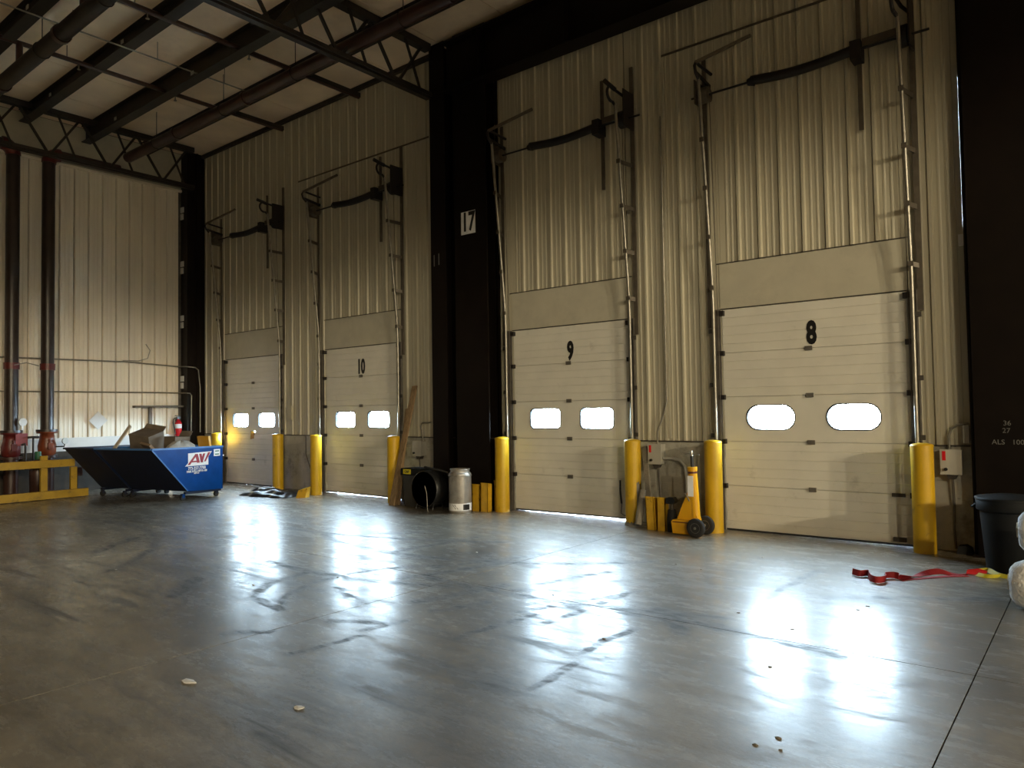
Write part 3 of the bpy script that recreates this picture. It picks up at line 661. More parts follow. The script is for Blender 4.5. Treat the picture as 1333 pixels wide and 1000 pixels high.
for yh in (-2.3, -3.6, -5.0): obj('wire_hanger', MB().cyl((-13.1, yh, 8.13), (-13.1, yh, ZC), 0.005, n=5), 'joist', Q)

# ------------------------------------------------------------------ high-bay lamps (over the open floor, behind the view)
LAMPS = [(13, -22, 1.2), (19, -23, 1.6), (25, -13, 2.6), (26, -11, 2.6)]
ZL = 7.9
for lx, ly, pw in LAMPS:
    H = thing('high_bay_lamp', (lx, ly, ZL), 'aluminium high-bay lamp hanging over the open floor', 'lamp', 'high-bay lamps behind the view')
    obj('reflector', MB().lathe([(0.26, ZL), (0.24, ZL + 0.12), (0.12, ZL + 0.32), (0.06, ZL + 0.36)], (lx, ly, 0), 24), 'lamp_shell', H, recalc=False)
    obj('bulb', MB().lathe([(0.001, ZL + 0.06), (0.07, ZL + 0.10), (0.07, ZL + 0.25), (0.02, ZL + 0.3)], (lx, ly, 0), 14), 'bulb', H)
    obj('hook', MB().cyl((lx, ly, ZL + 0.35), (lx, ly, ZC), 0.012, n=8), 'joist', H)
    ld = bpy.data.lights.new('high_bay_light', 'SPOT'); ld.energy = LAMP_POWER * pw; ld.color = LAMP_COLOR; ld.spot_size = math.radians(172.5); ld.spot_blend = 0.07; ld.shadow_soft_size = 0.25
    lo = bpy.data.objects.new('high_bay_light', ld); COL.objects.link(lo); lo.location = (lx, ly, ZL - 0.02)

# ------------------------------------------------------------------ bollards
def bollard(x, y, label, h=1.21, r=0.118):
    B = thing('bollard', (x, y, 0), label, 'bollard', 'yellow bollards flanking the dock doors')
    obj('post', MB().lathe([(r, 0), (r, h)], (x, y, 0), 28), 'yellow', B)
    obj('cap', MB().lathe([(r + 0.004, h - 0.004), (r + 0.004, h + 0.012), (r * 0.9, h + 0.025), (r * 0.5, h + 0.036), (0.0001, h + 0.04)], (x, y, 0), 28), 'yellow', B)
    return B
bollard(-16.95, -0.33, 'yellow bollard behind the blue hopper, at the unnumbered door')
bollard(-14.30, -0.36, 'yellow bollard beside the black tarp, at the unnumbered door')
bollard(-12.78, -0.46, 'yellow bollard between the black tarp and door 10')
bollard(-10.40, -0.46, 'yellow bollard half hidden by leaning planks beside door 10')
bollard(-7.90, -0.29, 'yellow bollard beside the short guards and the silver can')
bollard(-4.16, -0.30, 'yellow bollard directly behind the yellow trailer jack')
bollard(-1.64, -0.30, 'yellow bollard beside the grey control box of door 8')
B = thing('bollard', (-5.37, -0.36, 0), 'yellow bollard with its sleeve broken away low down, beside door 9', 'bollard', 'yellow bollards flanking the dock doors')
obj('core_post', MB().lathe([(0.098, 0), (0.098, 1.20)], (-5.37, -0.36, 0), 24), 'conc', B)
sl = MB(); n = 30
for k in range(n):
    t0, t1 = 2 * math.pi * k / n, 2 * math.pi * (k + 1) / n; tm = math.degrees((t0 + t1) / 2)
    z0 = 0.62 + 0.02 * math.sin(k * 2.1) if (-40 < tm < 24 or tm > 318) else 0.03 + 0.03 * abs(math.sin(k * 1.7))
    q = [V((-5.37 + 0.118 * math.cos(t), -0.36 + 0.118 * math.sin(t), z)) for z in (z0, 1.21) for t in (t0, t1)]
    sl.add(q, [(0, 1, 3, 2)], False)
obj('sleeve', sl, 'yellow', B, recalc=False)
obj('cap', MB().lathe([(0.12, 1.206), (0.12, 1.222), (0.1, 1.235), (0.05, 1.245), (0.0001, 1.25)], (-5.37, -0.36, 0), 28), 'yellow', B)
obj('footing', MB().lathe([(0.135, 0), (0.13, 0.03), (0.1, 0.06)], (-5.37, -0.36, 0), 20), 'conc', B)

# ------------------------------------------------------------------ short yellow guards
def guard(x0, x1, y0, y1, h, label, group, lean=0.0):
    # bent plate: front face with two returns and a sloped top
    mb = MB(); t = 0.012
    mb.hexa([V((x0, y0, 0)), V((x1, y0, 0)), V((x1, y0 + t, 0)), V((x0, y0 + t, 0)), V((x0 + lean, y0, h)), V((x1 + lean, y0, h)), V((x1 + lean, y0 + t, h)), V((x0 + lean, y0 + t, h))])
    for xx in (x0, x1 - t):
        mb.hexa([V((xx, y0, 0)), V((xx + t, y0, 0)), V((xx + t, y1, 0)), V((xx, y1, 0)), V((xx + lean, y0, h)), V((xx + t + lean, y0, h)), V((xx + t + lean, y1, h - 0.02)), V((xx + lean, y1, h - 0.02))])
    G = thing('track_guard', ((x0 + x1) / 2, y0, 0), label, 'guard', group)
    obj('plate', mb, 'yellow_block', G)
    obj('top_plate', MB().hexa([V((x0 + lean, y0, h)), V((x1 + lean, y0, h)), V((x1 + lean, y1, h - 0.02)), V((x0 + lean, y1, h - 0.02)), V((x0 + lean, y0, h + t)), V((x1 + lean, y0, h + t)), V((x1 + lean, y1, h - 0.02 + t)), V((x0 + lean, y1, h - 0.02 + t))]), 'yellow_block', G)
guard(-8.40, -8.23, -0.50, -0.40, 0.44, 'short yellow steel guard standing nearest the silver can', 'short yellow guards by door 9', 0.0)
guard(-8.21, -8.05, -0.50, -0.40, 0.47, 'short stained yellow steel guard between another guard and a bollard', 'short yellow guards by door 9', 0.01)
guard(-8.08, -8.03, -0.30, -0.18, 0.50, 'narrow yellow steel guard tucked behind the bollard by the brown column', 'short yellow guards by door 9')
guard(-5.02, -4.89, -0.62, -0.52, 0.45, 'short yellow steel guard beside the grey felt roll', 'short yellow guards by door 8', -0.02)
guard(-4.86, -4.73, -0.62, -0.52, 0.45, 'short yellow steel guard beside the black mallet-shaped stand', 'short yellow guards by door 8')
guard(-4.58, -4.46, -0.30, -0.18, 0.46, 'short orange-yellow steel guard behind the trailer jack', 'short yellow guards by door 8')

# ------------------------------------------------------------------ trailer jack on wheels
jx, jy = -4.27, -0.70
K = thing('trailer_jack', (jx, jy, 0), 'yellow trailer stabilising jack on two black wheels', 'jack')
obj('tube', MB().cyl((jx + 0.03, jy, 0.10), (jx - 0.01, jy, 0.86), 0.062, 0.06, 24), 'yellow_jack', K)
obj('collar', MB().cyl((jx - 0.009, jy, 0.86), (jx - 0.011, jy, 0.905), 0.066, n=24), 'yellow_jack', K)
obj('red_band', MB().cyl((jx - 0.008, jy, 0.82), (jx - 0.009, jy, 0.845), 0.064, n=24), 'red', K)
obj('screw', MB().cyl((jx - 0.012, jy, 0.905), (jx - 0.016, jy, 1.05), 0.020, n=12), 'black', K)
obj('screw_head', MB().cyl((jx - 0.016, jy, 1.05), (jx - 0.018, jy, 1.12), 0.024, 0.016, 12), 'galv', K)
obj('turning_bar', MB().cyl((jx - 0.14, jy + 0.03, 1.085), (jx + 0.11, jy - 0.03, 1.07), 0.008, n=8), 'galv', K)
obj('base', MB().prism([(-0.27, 0.02), (0.06, 0.02), (0.06, 0.22), (-0.27, 0.20), (-0.29, 0.17)], lambda a, z: V((jx + a, jy - 0.09, z)), lambda a, z: V((jx + a, jy + 0.09, z))), 'yellow_jack', K)
obj('base_stripe', MB().box(jx - 0.27, jx + 0.0, jy - 0.093, jy - 0.09, 0.165, 0.178), 'red', K)
for yy in (jy - 0.055, jy + 0.045):
    obj('gusset', MB().prism([(-0.22, 0.21), (0.08, 0.21), (0.05, 0.30), (-0.03, 0.60), (-0.06, 0.58)], lambda a, z: V((jx + a, yy, z)), lambda a, z: V((jx + a, yy + 0.01, z))), 'yellow_jack', K)
obj('instruction_label', MB().box(jx - 0.052, jx + 0.028, jy - 0.0675, jy - 0.063, 0.52, 0.79), 'paper', K)
obj('crank_handle', MB().tube([(jx - 0.09, jy - 0.08, 0.56), (jx - 0.04, jy - 0.09, 0.50), (jx - 0.02, jy - 0.09, 0.46)], 0.010, 8), 'galv', K)
obj('axle', MB().cyl((jx + 0.09, jy - 0.13, 0.125), (jx + 0.09, jy + 0.17, 0.125), 0.012, n=10), 'galv', K)
for yw in (jy - 0.15, jy + 0.15):
    w = obj('wheel', MB().lathe([(0.07, -0.028), (0.105, -0.032), (0.122, -0.02), (0.125, 0), (0.122, 0.02), (0.105, 0.032), (0.07, 0.028)], (jx + 0.09, yw, 0.125), 28, 'Y'), 'rubber', K)
    obj('rim', MB().lathe([(0.07, -0.024), (0.062, -0.03), (0.055, -0.012), (0.0001, -0.012)], (jx + 0.09, yw, 0.125), 24, 'Y'), 'galv', w, recalc=False)
    hb = MB().cyl((jx + 0.09, yw - 0.036, 0.125), (jx + 0.09, yw - 0.010, 0.125), 0.018, n=12)
    for q in range(5):
        t = 2 * math.pi * q / 5; hb.bar((jx + 0.09, yw - 0.02, 0.125), (jx + 0.09 + 0.06 * math.cos(t), yw - 0.02, 0.125 + 0.06 * math.sin(t)), 0.018, 0.01, (0, 1, 0))
    obj('spokes', hb, 'galv', w)
st = thing('hitch_stand', (-4.655, -0.58, 0), 'black mallet-shaped stand between the guards and the jack', 'stand')
obj('base', MB().lathe([(0.07, 0), (0.07, 0.18), (0.05, 0.30)], (-4.655, -0.57, 0), 18), 'rubber', st)
obj('stem', MB().cyl((-4.655, -0.57, 0.29), (-4.65, -0.57, 0.40), 0.022, n=10), 'angle', st)
obj('head', MB().prism([(-0.07, 0.38), (0.05, 0.38), (0.09, 0.42), (0.05, 0.47), (-0.07, 0.46)], lambda a, z: V((-4.66 + a * 0.85, -0.62, z)), lambda a, z: V((-4.66 + a * 0.85, -0.52, z))), 'black', st)

# ------------------------------------------------------------------ felt rolls and planks
obj('felt_roll', MB().tube([(-5.17, -0.58, 0.05), (-5.17, -0.54, 0.2), (-5.175, -0.47, 0.38), (-5.18, -0.42, 0.52)], [0.052, 0.055, 0.05, 0.045], 14), 'tube', label='grey-brown felt roll leaning behind the broken bollard', cat='roll')
obj('leaning_board', MB().bar((-5.06, -0.42, 0.0), (-5.33, -0.07, 1.12), 0.075, 0.03, (0, 1, 0)), 'tube', label='weathered board leaning under the control box of door 9', cat='board')
for (p0, p1, w, lab) in (((-10.09, -0.80, 0.0), (-10.21, -0.075, 2.18), 0.13, 'tall weathered plank with the rounded end, leaning beside door 10'), ((-10.02, -0.72, 0.0), (-10.40, -0.09, 1.75), 0.10, 'shorter weathered plank leaning beside door 10')):
    obj('wood_plank', MB().bar(p0, p1, w, 0.03, (0, 1, 0)), 'wood', label=lab, cat='plank', group='planks beside door 10')

# ------------------------------------------------------------------ bin, fan, can by the twin columns
bn = thing('waste_bin', (-9.66, -0.55, 0), 'dark olive square bin with a yellow label, beside the black fan', 'bin')
def taper(x0, x1, y0, y1, z0, z1, k): 
    return MB().hexa([V((x0 + k, y0 + k, z0)), V((x1 - k, y0 + k, z0)), V((x1 - k, y1 - k, z0)), V((x0 + k, y1 - k, z0)), V((x0, y0, z1)), V((x1, y0, z1)), V((x1, y1, z1)), V((x0, y1, z1))])
obj('body', taper(-9.88, -9.44, -0.72, -0.39, 0, 0.56, 0.03), 'bin_brown', bn)
obj('lid', taper(-9.90, -9.42, -0.74, -0.38, 0.56, 0.68, -0.005), 'bin', bn)
lb = obj('label_plate', MB().box(-9.83, -9.64, -0.748, -0.742, 0.58, 0.665), 'strap_yellow', bn)
text('label_print', 'CAP', 0.06, 'black', lb, (-9.735, -0.750, 0.622), (1, 0, 0), (0, 0, 1), bold=0.002)
fn = thing('floor_fan', (-9.12, -0.80, 0), 'black drum floor fan standing in front of the brown columns', 'fan')
fc = V((-9.12, -0.80, 0.36))
obj('drum', MB().lathe([(0.30, -0.13), (0.315, -0.12), (0.315, 0.12), (0.30, 0.13), (0.285, 0.12), (0.285, -0.12), (0.30, -0.13)], fc, 32, 'Y'), 'black', fn)
for r in (0.08, 0.15, 0.22, 0.285): obj('grille_ring', MB().tube(arc_pts(fc + V((0, -0.125, 0)), r, 0, 2 * math.pi, 28, (1, 0, 0), (0, 0, 1)), 0.005, 5), 'bin', fn)
for k in range(10):
    t = math.pi * k / 10; d = V((math.cos(t), 0, math.sin(t))) * 0.29; obj('grille_wire', MB().cyl(fc + V((0, -0.125, 0)) - d, fc + V((0, -0.125, 0)) + d, 0.004, n=5), 'bin', fn)
for k in range(4):
    t = 2 * math.pi * k / 4 + 0.3; u = V((math.cos(t), 0, math.sin(t))); w = V((-math.sin(t), 0, math.cos(t)))
    a = fc + u * 0.05; e = fc + u * 0.26
    obj('blade', MB().hexa([a - w * 0.03 + V((0, -0.03, 0)), a + w * 0.03 + V((0, 0.03, 0)), e + w * 0.09 + V((0, 0.04, 0)), e - w * 0.05 + V((0, -0.04, 0)), a - w * 0.03 + V((0, -0.02, 0)), a + w * 0.03 + V((0, 0.04, 0)), e + w * 0.09 + V((0, 0.05, 0)), e - w * 0.05 + V((0, -0.03, 0))]), 'black', fn)
obj('motor', MB().cyl(fc + V((0, 0.0, 0)), fc + V((0, 0.16, 0)), 0.09, n=16), 'black', fn)
for sx in (-0.2, 0.2):
    obj('foot', MB().tube([fc + V((sx, -0.13, -0.34)), fc + V((sx, -0.1, -0.24)), fc + V((sx, 0.10, -0.24)), fc + V((sx, 0.13, -0.34))], 0.015, 8), 'black', fn)
obj('power_cord', MB().tube([(-9.08, -0.945, 0.42), (-9.02, -0.96, 0.30), (-9.00, -0.97, 0.15), (-8.99, -0.98, 0.03), (-8.95, -1.0, 0.008)], 0.007, 6), 'grey_box', fn)
hs = thing('coiled_hose', (-9.10, -0.66, 0.68), 'dark hose draped over the top of the black fan', 'hose')
obj('hose', MB().tube([(-9.42, -0.60, 0.70), (-9.3, -0.72, 0.72), (-9.12, -0.74, 0.70), (-8.95, -0.72, 0.68), (-8.85, -0.63, 0.64), (-8.82, -0.58, 0.45), (-8.84, -0.56, 0.1)], 0.02, 8), 'rubber', hs)
kx, ky = -8.43, -0.76
kg = thing('silver_can', (kx, ky, 0), 'dented silver steel can with a white label band, beside the fan', 'can')
obj('body', MB().lathe([(0.185, 0.0), (0.19, 0.012), (0.19, 0.61), (0.192, 0.63), (0.185, 0.655), (0.165, 0.675)], (kx, ky, 0), 32), 'steel', kg)
obj('neck', MB().lathe([(0.165, 0.672), (0.16, 0.70), (0.168, 0.715), (0.168, 0.728), (0.15, 0.728), (0.148, 0.69), (0.0001, 0.69)], (kx, ky, 0), 32), 'steel', kg, recalc=False)
obj('ridge', MB().lathe([(0.19, 0.605), (0.198, 0.612), (0.198, 0.622), (0.19, 0.63)], (kx, ky, 0), 32), 'steel', kg)
bd = MB(); n = 24
lb = obj('label_band', MB().lathe([(0.1915, 0.045), (0.1915, 0.165)], (kx, ky, 0), 32), 'paper', kg, recalc=False)
fd = V((8.43, -9.04, 0)).normalized(); sd = V((-fd.y, fd.x, 0)) 
ang = math.atan2(fd.y, fd.x)
def band_patch(a0, a1, z0, z1):
    q = MB(); vs = []; m = 6
    for i in range(m + 1):
        t = ang + a0 + (a1 - a0) * i / m
        for z in (z0, z1): vs.append((kx + 0.193 * math.cos(t), ky + 0.193 * math.sin(t), z))
    return q.add(vs, [(2 * i, 2 * i + 2, 2 * i + 3, 2 * i + 1) for i in range(m)])
obj('label_print', band_patch(0.25, 0.9, 0.06, 0.15), 'black', lb, recalc=False)
lw = MB()
for a in (-0.75, -0.55):
    lw.add([(kx + 0.194 * math.cos(ang + a + da), ky + 0.194 * math.sin(ang + a + da), z) for da, z in ((0.0, 0.145), (0.06, 0.145), (0.38, 0.075), (0.32, 0.075))], [(0, 1, 2, 3)])
obj('label_print', lw, 'black', lb, recalc=False)
tb = obj('tan_jug', MB().lathe([(0.075, 0.0), (0.08, 0.01), (0.08, 0.24), (0.06, 0.29), (0.025, 0.31), (0.025, 0.33)], (-8.72, -0.62, 0), 20), 'card', label='tan jug standing between the fan and the silver can', cat='jug')

# ------------------------------------------------------------------ control boxes
def control_box(x0, x1, z0, z1, label, red, feed, drop):
    C = thing('control_box', ((x0 + x1) / 2, -0.05, z0), label, 'control box', 'grey control boxes between the doors')
    bd = obj('body', MB().box(x0, x1, -0.15, -0.014, z0, z1), 'grey_box', C)
    obj('cover', MB().box(x0 - 0.006, x1 + 0.006, -0.165, -0.15, z0 - 0.006, z1 + 0.006), 'grey_box', C)
    obj('selector_knob', MB().cyl((x0 + 0.05, -0.165, z0 + 0.055), (x0 + 0.05, -0.195, z0 + 0.055), 0.018, n=12), 'black', C)
    obj('gland', MB().prism([(0.2, 0), (0.8, 0), (0.65, -0.06), (0.35, -0.06)], lambda a, z: V((x0 + (x1 - x0) * a, -0.13, z0 + z)), lambda a, z: V((x0 + (x1 - x0) * a, -0.03, z0 + z))), 'dark_line', C)
    if red: obj('warning_label', MB().box(x0 + 0.015, x0 + 0.05, -0.168, -0.165, z1 - 0.12, z1 - 0.015), 'red_bright', C)
    obj('feed_conduit', MB().tube(feed, 0.013, 8), 'galv', C)
    obj('drop_conduit', MB().tube(drop, 0.014, 8), 'jamb', C)
control_box(-1.475, -1.275, 0.89, 1.165, 'grey control box with red warning label beside the bollard of door 8', True,
            [(-1.40, -0.06, 1.17), (-1.40, -0.06, 1.32), (-1.375, -0.06, 1.40), (-1.32, -0.06, 1.445), (-1.2, -0.06, 1.47)], [(-1.375, -0.08, 0.84), (-1.37, -0.07, 0.55), (-1.38, -0.05, 0.25), (-1.37, -0.05, 0.03)])
control_box(-5.22, -5.02, 0.88, 1.165, 'grey control box with red warning label between the broken bollard and the jack', True,
            [(-5.12, -0.06, 1.17), (-5.11, -0.06, 1.35), (-5.0, -0.06, 1.62), (-4.955, -0.06, 1.78), (-4.955, -0.06, 6.0)], [(-5.10, -0.08, 0.83), (-5.09, -0.06, 0.45), (-5.09, -0.04, 0.02)])
obj('flexible_conduit', MB().tube([(-5.01, -0.10, 0.96), (-4.86, -0.10, 0.965), (-4.75, -0.10, 0.94), (-4.68, -0.09, 0.86), (-4.665, -0.08, 0.7), (-4.67, -0.06, 0.35), (-4.67, -0.05, 0.02)], 0.02, 10), 'grey_box', label='grey flexible conduit curving down to the floor behind the jack', cat='conduit')
control_box(-10.20, -9.98, 0.86, 1.13, 'grey control box half hidden behind the leaning planks', False,
            [(-10.02, -0.06, 1.14), (-10.04, -0.06, 1.3), (-10.08, -0.06, 1.42), (-10.04, -0.06, 1.48), (-9.8, -0.06, 1.49)], [(-10.1, -0.08, 0.8), (-10.1, -0.06, 0.5), (-10.1, -0.05, 0.05)])
obj('wall_switch', MB().box(-14.3, -14.18, -0.09, -0.035, 1.55, 1.86), 'siding', label='cream switch box on the wall right of the unnumbered door', cat='switch box')
obj('junction_box', MB().box(-1.255, -1.195, -0.1, -0.034, 1.24, 1.44), 'grey_box', label='small grey junction box against the wide column', cat='box')
obj('drain_block', MB().prism([(-0.1, 0), (0.1, 0), (0.08, 0.07), (0.02, 0.10), (-0.07, 0.085)], lambda a, z: V((-1.27 + a * 0.8, -0.20, z)), lambda a, z: V((-1.27 + a * 0.8, -0.06, z))), 'seal', label='low black rubber block at the wall foot by the bin', cat='block')
obj('hanging_wire', MB().tube([(-13.70, -0.05, 1.19), (-13.69, -0.06, 0.8), (-13.5, -0.07, 0.45), (-13.35, -0.09, 0.22), (-13.37, -0.1, 0.12), (-13.27, -0.1, 0.16), (-13.31, -0.09, 0.28)], 0.012, 6), 'angle', label='dark hanging wire looping down beside the tarp', cat='wire')

# ------------------------------------------------------------------ bin, straps and rolls at the wide column
tc = V((-0.76, -0.92, 0))
tb = thing('rubbish_bin', tc, 'round dark grey plastic bin in front of the wide brown column', 'bin')
obj('body', MB().lathe([(0.22, 0.0), (0.225, 0.02), (0.268, 0.60), (0.268, 0.62)], tc, 36), 'bin', tb)
obj('rim', MB().lathe([(0.268, 0.62), (0.292, 0.615), (0.30, 0.63), (0.30, 0.72), (0.29, 0.735), (0.28, 0.73)], tc, 36), 'bin', tb)
obj('lid', MB().lathe([(0.305, 0.722), (0.31, 0.742), (0.29, 0.75), (0.12, 0.775), (0.0001, 0.78)], tc, 36), 'bin', tb)
for s_ in (-1, 1): obj('handle', MB().tube([tc + V((s_ * 0.29, -0.05, 0.66)), tc + V((s_ * 0.325, -0.05, 0.64)), tc + V((s_ * 0.325, 0.05, 0.64)), tc + V((s_ * 0.29, 0.05, 0.66))], 0.012, 8), 'bin', tb)

Z = lambda pts, z: [(x, y, z + 0.004 * math.sin(i * 2.3)) for i, (x, y) in enumerate(pts)]
rs = thing('red_strap', (-1.5, -1.7, 0), 'crumpled dark red webbing strap lying on the floor by the bin', 'strap')
def smooth(pts, k=5):
    out = []; n = len(pts)
    for i in range(n - 1):
        p0, p1, p2, p3 = [V(pts[min(max(j, 0), n - 1)]) for j in (i - 1, i, i + 1, i + 2)]
        for q in range(k):
            t = q / k; out.append(0.5 * ((2 * p1) + (-p0 + p2) * t + (2 * p0 - 5 * p1 + 4 * p2 - p3) * t * t + (-p0 + 3 * p1 - 3 * p2 + p3) * t ** 3))
    return out + [V(pts[-1])]
obj('loose_loop', MB().ribbon(smooth([(-2.01, -1.93, 0.034), (-1.93, -1.98, 0.034), (-1.87, -1.93, 0.036), (-1.84, -2.02, 0.034), (-1.79, -2.14, 0.034), (-1.72, -2.17, 0.034), (-1.68, -2.08, 0.034), (-1.71, -1.95, 0.036), (-1.65, -1.88, 0.036), (-1.60, -1.90, 0.034)]), 0.062, 0.005, (0.12, 0.12, 1)), 'strap_red', rs)
tw = smooth([(-1.60, -1.90, 0.03), (-1.52, -1.78, 0.012), (-1.42, -1.60, 0.03), (-1.33, -1.46, 0.035), (-1.22, -1.40, 0.012), (-1.10, -1.33, 0.006)])
obj('long_run', MB().ribbon(tw, 0.06, 0.005, [V((0.6, -0.5, 0.9 * math.cos(i * 0.22))) for i in range(len(tw))]), 'strap_red', rs)
obj('second_run', MB().ribbon(smooth([(-1.58, -1.93, 0.005), (-1.42, -1.72, 0.005), (-1.26, -1.52, 0.005), (-1.1, -1.38, 0.006)]), 0.05, 0.005, (0.7, -0.6, 0)), 'strap_red', rs)
ys2 = thing('yellow_strap', (-0.95, -1.15, 0), 'bright yellow webbing strap with an orange buckle on the floor', 'strap')
obj('upper_run', MB().ribbon(smooth([(-1.06, -1.16, 0.02), (-0.96, -1.10, 0.03), (-0.86, -1.24, 0.02), (-0.72, -1.28, 0.01)]), 0.05, 0.005, (0.5, 0.4, 0.7)), 'strap_yellow', ys2)
obj('lower_run', MB().ribbon(smooth([(-1.02, -1.33, 0.02), (-0.96, -1.36, 0.02), (-0.90, -1.35, 0.02), (-0.84, -1.28, 0.02)]), 0.05, 0.005, (0.5, 0.5, 0.6)), 'strap_yellow', ys2)
obj('buckle', MB().prism([(-0.07, 0), (0.06, 0), (0.07, 0.03), (0.0, 0.055), (-0.06, 0.045)], lambda a, z: V((-1.05 + a, -1.24 + a * 0.5, z)), lambda a, z: V((-1.02 + a, -1.20 + a * 0.5, z))), 'red_bright', ys2)

def batting_roll(c, r, ln, label):
    # soft roll with its end towards the floor, axis along X, lumpy outside and a tan wound core
    R = thing('batting_roll', (c[0], c[1], c[2] - r), label, 'roll', 'batting rolls stacked at the wide column')
    vs = []; n = 40; m = 10
    prof = [(0.28, 0.01), (0.58, 0.015), (0.80, 0.05), (0.93, 0.11), (1.0, 0.2)] + [(1.0 + 0.03 * math.sin(i * 2.2), 0.2 + (ln - 0.2) * (i + 1) / m) for i in range(m)]
    mb = MB()
    for rr, xx in prof:
        for k in range(n):
            t = 2 * math.pi * k / n
            q = r * rr * (1 + 0.05 * math.sin(3 * t + xx * 9) + 0.035 * math.sin(7 * t - xx * 14) + 0.02 * random.uniform(-1, 1))
            zz = max(q * math.sin(t), -r * 0.97)
            vs.append((c[0] + xx, c[1] + q * math.cos(t), c[2] + zz))
    mb.add(vs, [(i * n + k, i * n + (k + 1) % n, (i + 1) * n + (k + 1) % n, (i + 1) * n + k) for i in range(len(prof) - 1) for k in range(n)], True)
    obj('wrap', mb, 'fleece', R)
    cv = []
    for rr, xx in ((0.0001, 0.03), (0.1, 0.0), (0.2, 0.012), (0.30, 0.0), (0.34, 0.03)):
        for k in range(n):
            t = 2 * math.pi * k / n; q = r * rr * (1 + 0.05 * math.sin(5 * t)); cv.append((c[0] + xx, c[1] + q * math.cos(t), c[2] + q * math.sin(t)))
    obj('core', MB().add(cv, [(i * n + k, i * n + (k + 1) % n, (i + 1) * n + (k + 1) % n, (i + 1) * n + k) for i in range(4) for k in range(n)], True), 'fleece_tan', R)
batting_roll((-0.67, -2.42, 0.205), 0.21, 1.1, 'fluffy white batting roll with tan core lying on the floor')
batting_roll((-0.60, -2.36, 0.63), 0.20, 1.0, 'fluffy white batting roll stacked on top of another roll')

# ------------------------------------------------------------------ blue hoppers
th = math.radians(12.3); HA = V((-math.cos(th), -math.sin(th), 0)); HB = V((-math.sin(th), math.cos(th), 0)); HO = V((-14.2, -2.5, 0))
def hp(a, b, z): return HO + HA * a + HB * b + V((0, 0, z))
SIDE = [(-0.78, 1.05), (0.03, 0.18), (0.90, 0.15), (0.90, 1.03)]
def hopper(a0, a1, m, rim, label, casters):
    H = thing('dump_hopper', hp((a0 + a1) / 2, 0.3, 0), label, 'hopper', 'wheeled dump hoppers')
    t = 0.012
    sd = None
    for aa in (a0, a1 - t):
        o = obj('side_plate', MB().prism(SIDE, lambda b, z: hp(aa, b, z), lambda b, z: hp(aa + t, b, z)), m, H)
        sd = sd or o
    def slab(p, q, off):
        return MB().hexa([hp(a0 + t, p[0], p[1]), hp(a1 - t, p[0], p[1]), hp(a1 - t, p[0] + off[0], p[1] + off[1]), hp(a0 + t, p[0] + off[0], p[1] + off[1]),
                          hp(a0 + t, q[0], q[1]), hp(a1 - t, q[0], q[1]), hp(a1 - t, q[0] + off[0], q[1] + off[1]), hp(a0 + t, q[0] + off[0], q[1] + off[1])])
    obj('sloped_front', slab(SIDE[1], SIDE[0], (0.012, 0.008)), 'navy', H)  # front faces away from the windows; that shade is painted in as navy
    obj('bottom', slab(SIDE[1], SIDE[2], (0, 0.012)), 'navy', H)
    obj('back_plate', slab(SIDE[2], SIDE[3], (-0.012, 0)), m, H)
    rm = MB()
    loop = [hp(a0 + 0.0, -0.78, 1.05), hp(a0 + 0.0, 0.9, 1.03), hp(a1, 0.9, 1.03), hp(a1, -0.78, 1.05)]
    for i in range(4): rm.bar(loop[i], loop[(i + 1) % 4], 0.045, 0.035)
    obj('rim', rm, rim, H)
    obj('edge_strip', MB().bar(hp(a0 - 0.004, -0.77, 1.03), hp(a0 - 0.004, 0.03, 0.19), 0.012, 0.022), rim, H)
    obj('base_frame', MB().bar(hp(a0 + 0.05, 0.0, 0.145), hp(a0 + 0.05, 0.88, 0.135), 0.06, 0.05), 'navy', H)
    obj('base_frame', MB().bar(hp(a1 - 0.05, 0.0, 0.145), hp(a1 - 0.05, 0.88, 0.135), 0.06, 0.05), 'navy', H)
    for a, b, mm in casters:
        c = hp(a, b, 0.055)
        w = obj('caster', MB().cyl(c - HA * 0.02, c + HA * 0.02, 0.055, n=18), 'rubber', H)
        obj('fork', MB().bar(c - HA * 0.028 + V((0, 0, 0)), c - HA * 0.028 + V((0, 0, 0.075)), 0.045, 0.006, (1, 0, 0)).bar(c + HA * 0.028, c + HA * 0.028 + V((0, 0, 0.075)), 0.045, 0.006, (1, 0, 0)).bar(c + V((0, 0, 0.072)) - HA * 0.03, c + V((0, 0, 0.072)) + HA * 0.03, 0.05, 0.01), mm, w)
    return H, sd
H1, side1 = hopper(0.0, 1.68, 'blue', 'blue_trim', 'bright blue dump hopper with white AW logo and rubbish heaped inside', ((0.08, -0.02, 'blue'), (0.08, 0.80, 'navy'), (1.58, -0.02, 'navy'), (1.58, 0.80, 'navy')))
H2, _ = hopper(1.75, 2.66, 'navy', 'navy', 'dark navy dump hopper standing beyond the bright blue one', ((1.85, 0.0, 'navy'), (1.85, 0.80, 'navy'), (2.56, 0.0, 'navy'), (2.56, 0.80, 'navy')))
lg = obj('logo_plate', MB().prism([(-0.03, 0.675), (0.53, 0.675), (0.53, 0.84), (0.62, 0.945), (0.04, 0.93), (0.04, 0.74)], lambda b, z: hp(-0.001, b, z), lambda b, z: hp(-0.005, b, z)), 'white', side1)
def stroke(pts, d=-0.006): return MB().prism(pts, lambda b, z: hp(d, b, z), lambda b, z: hp(d - 0.003, b, z))
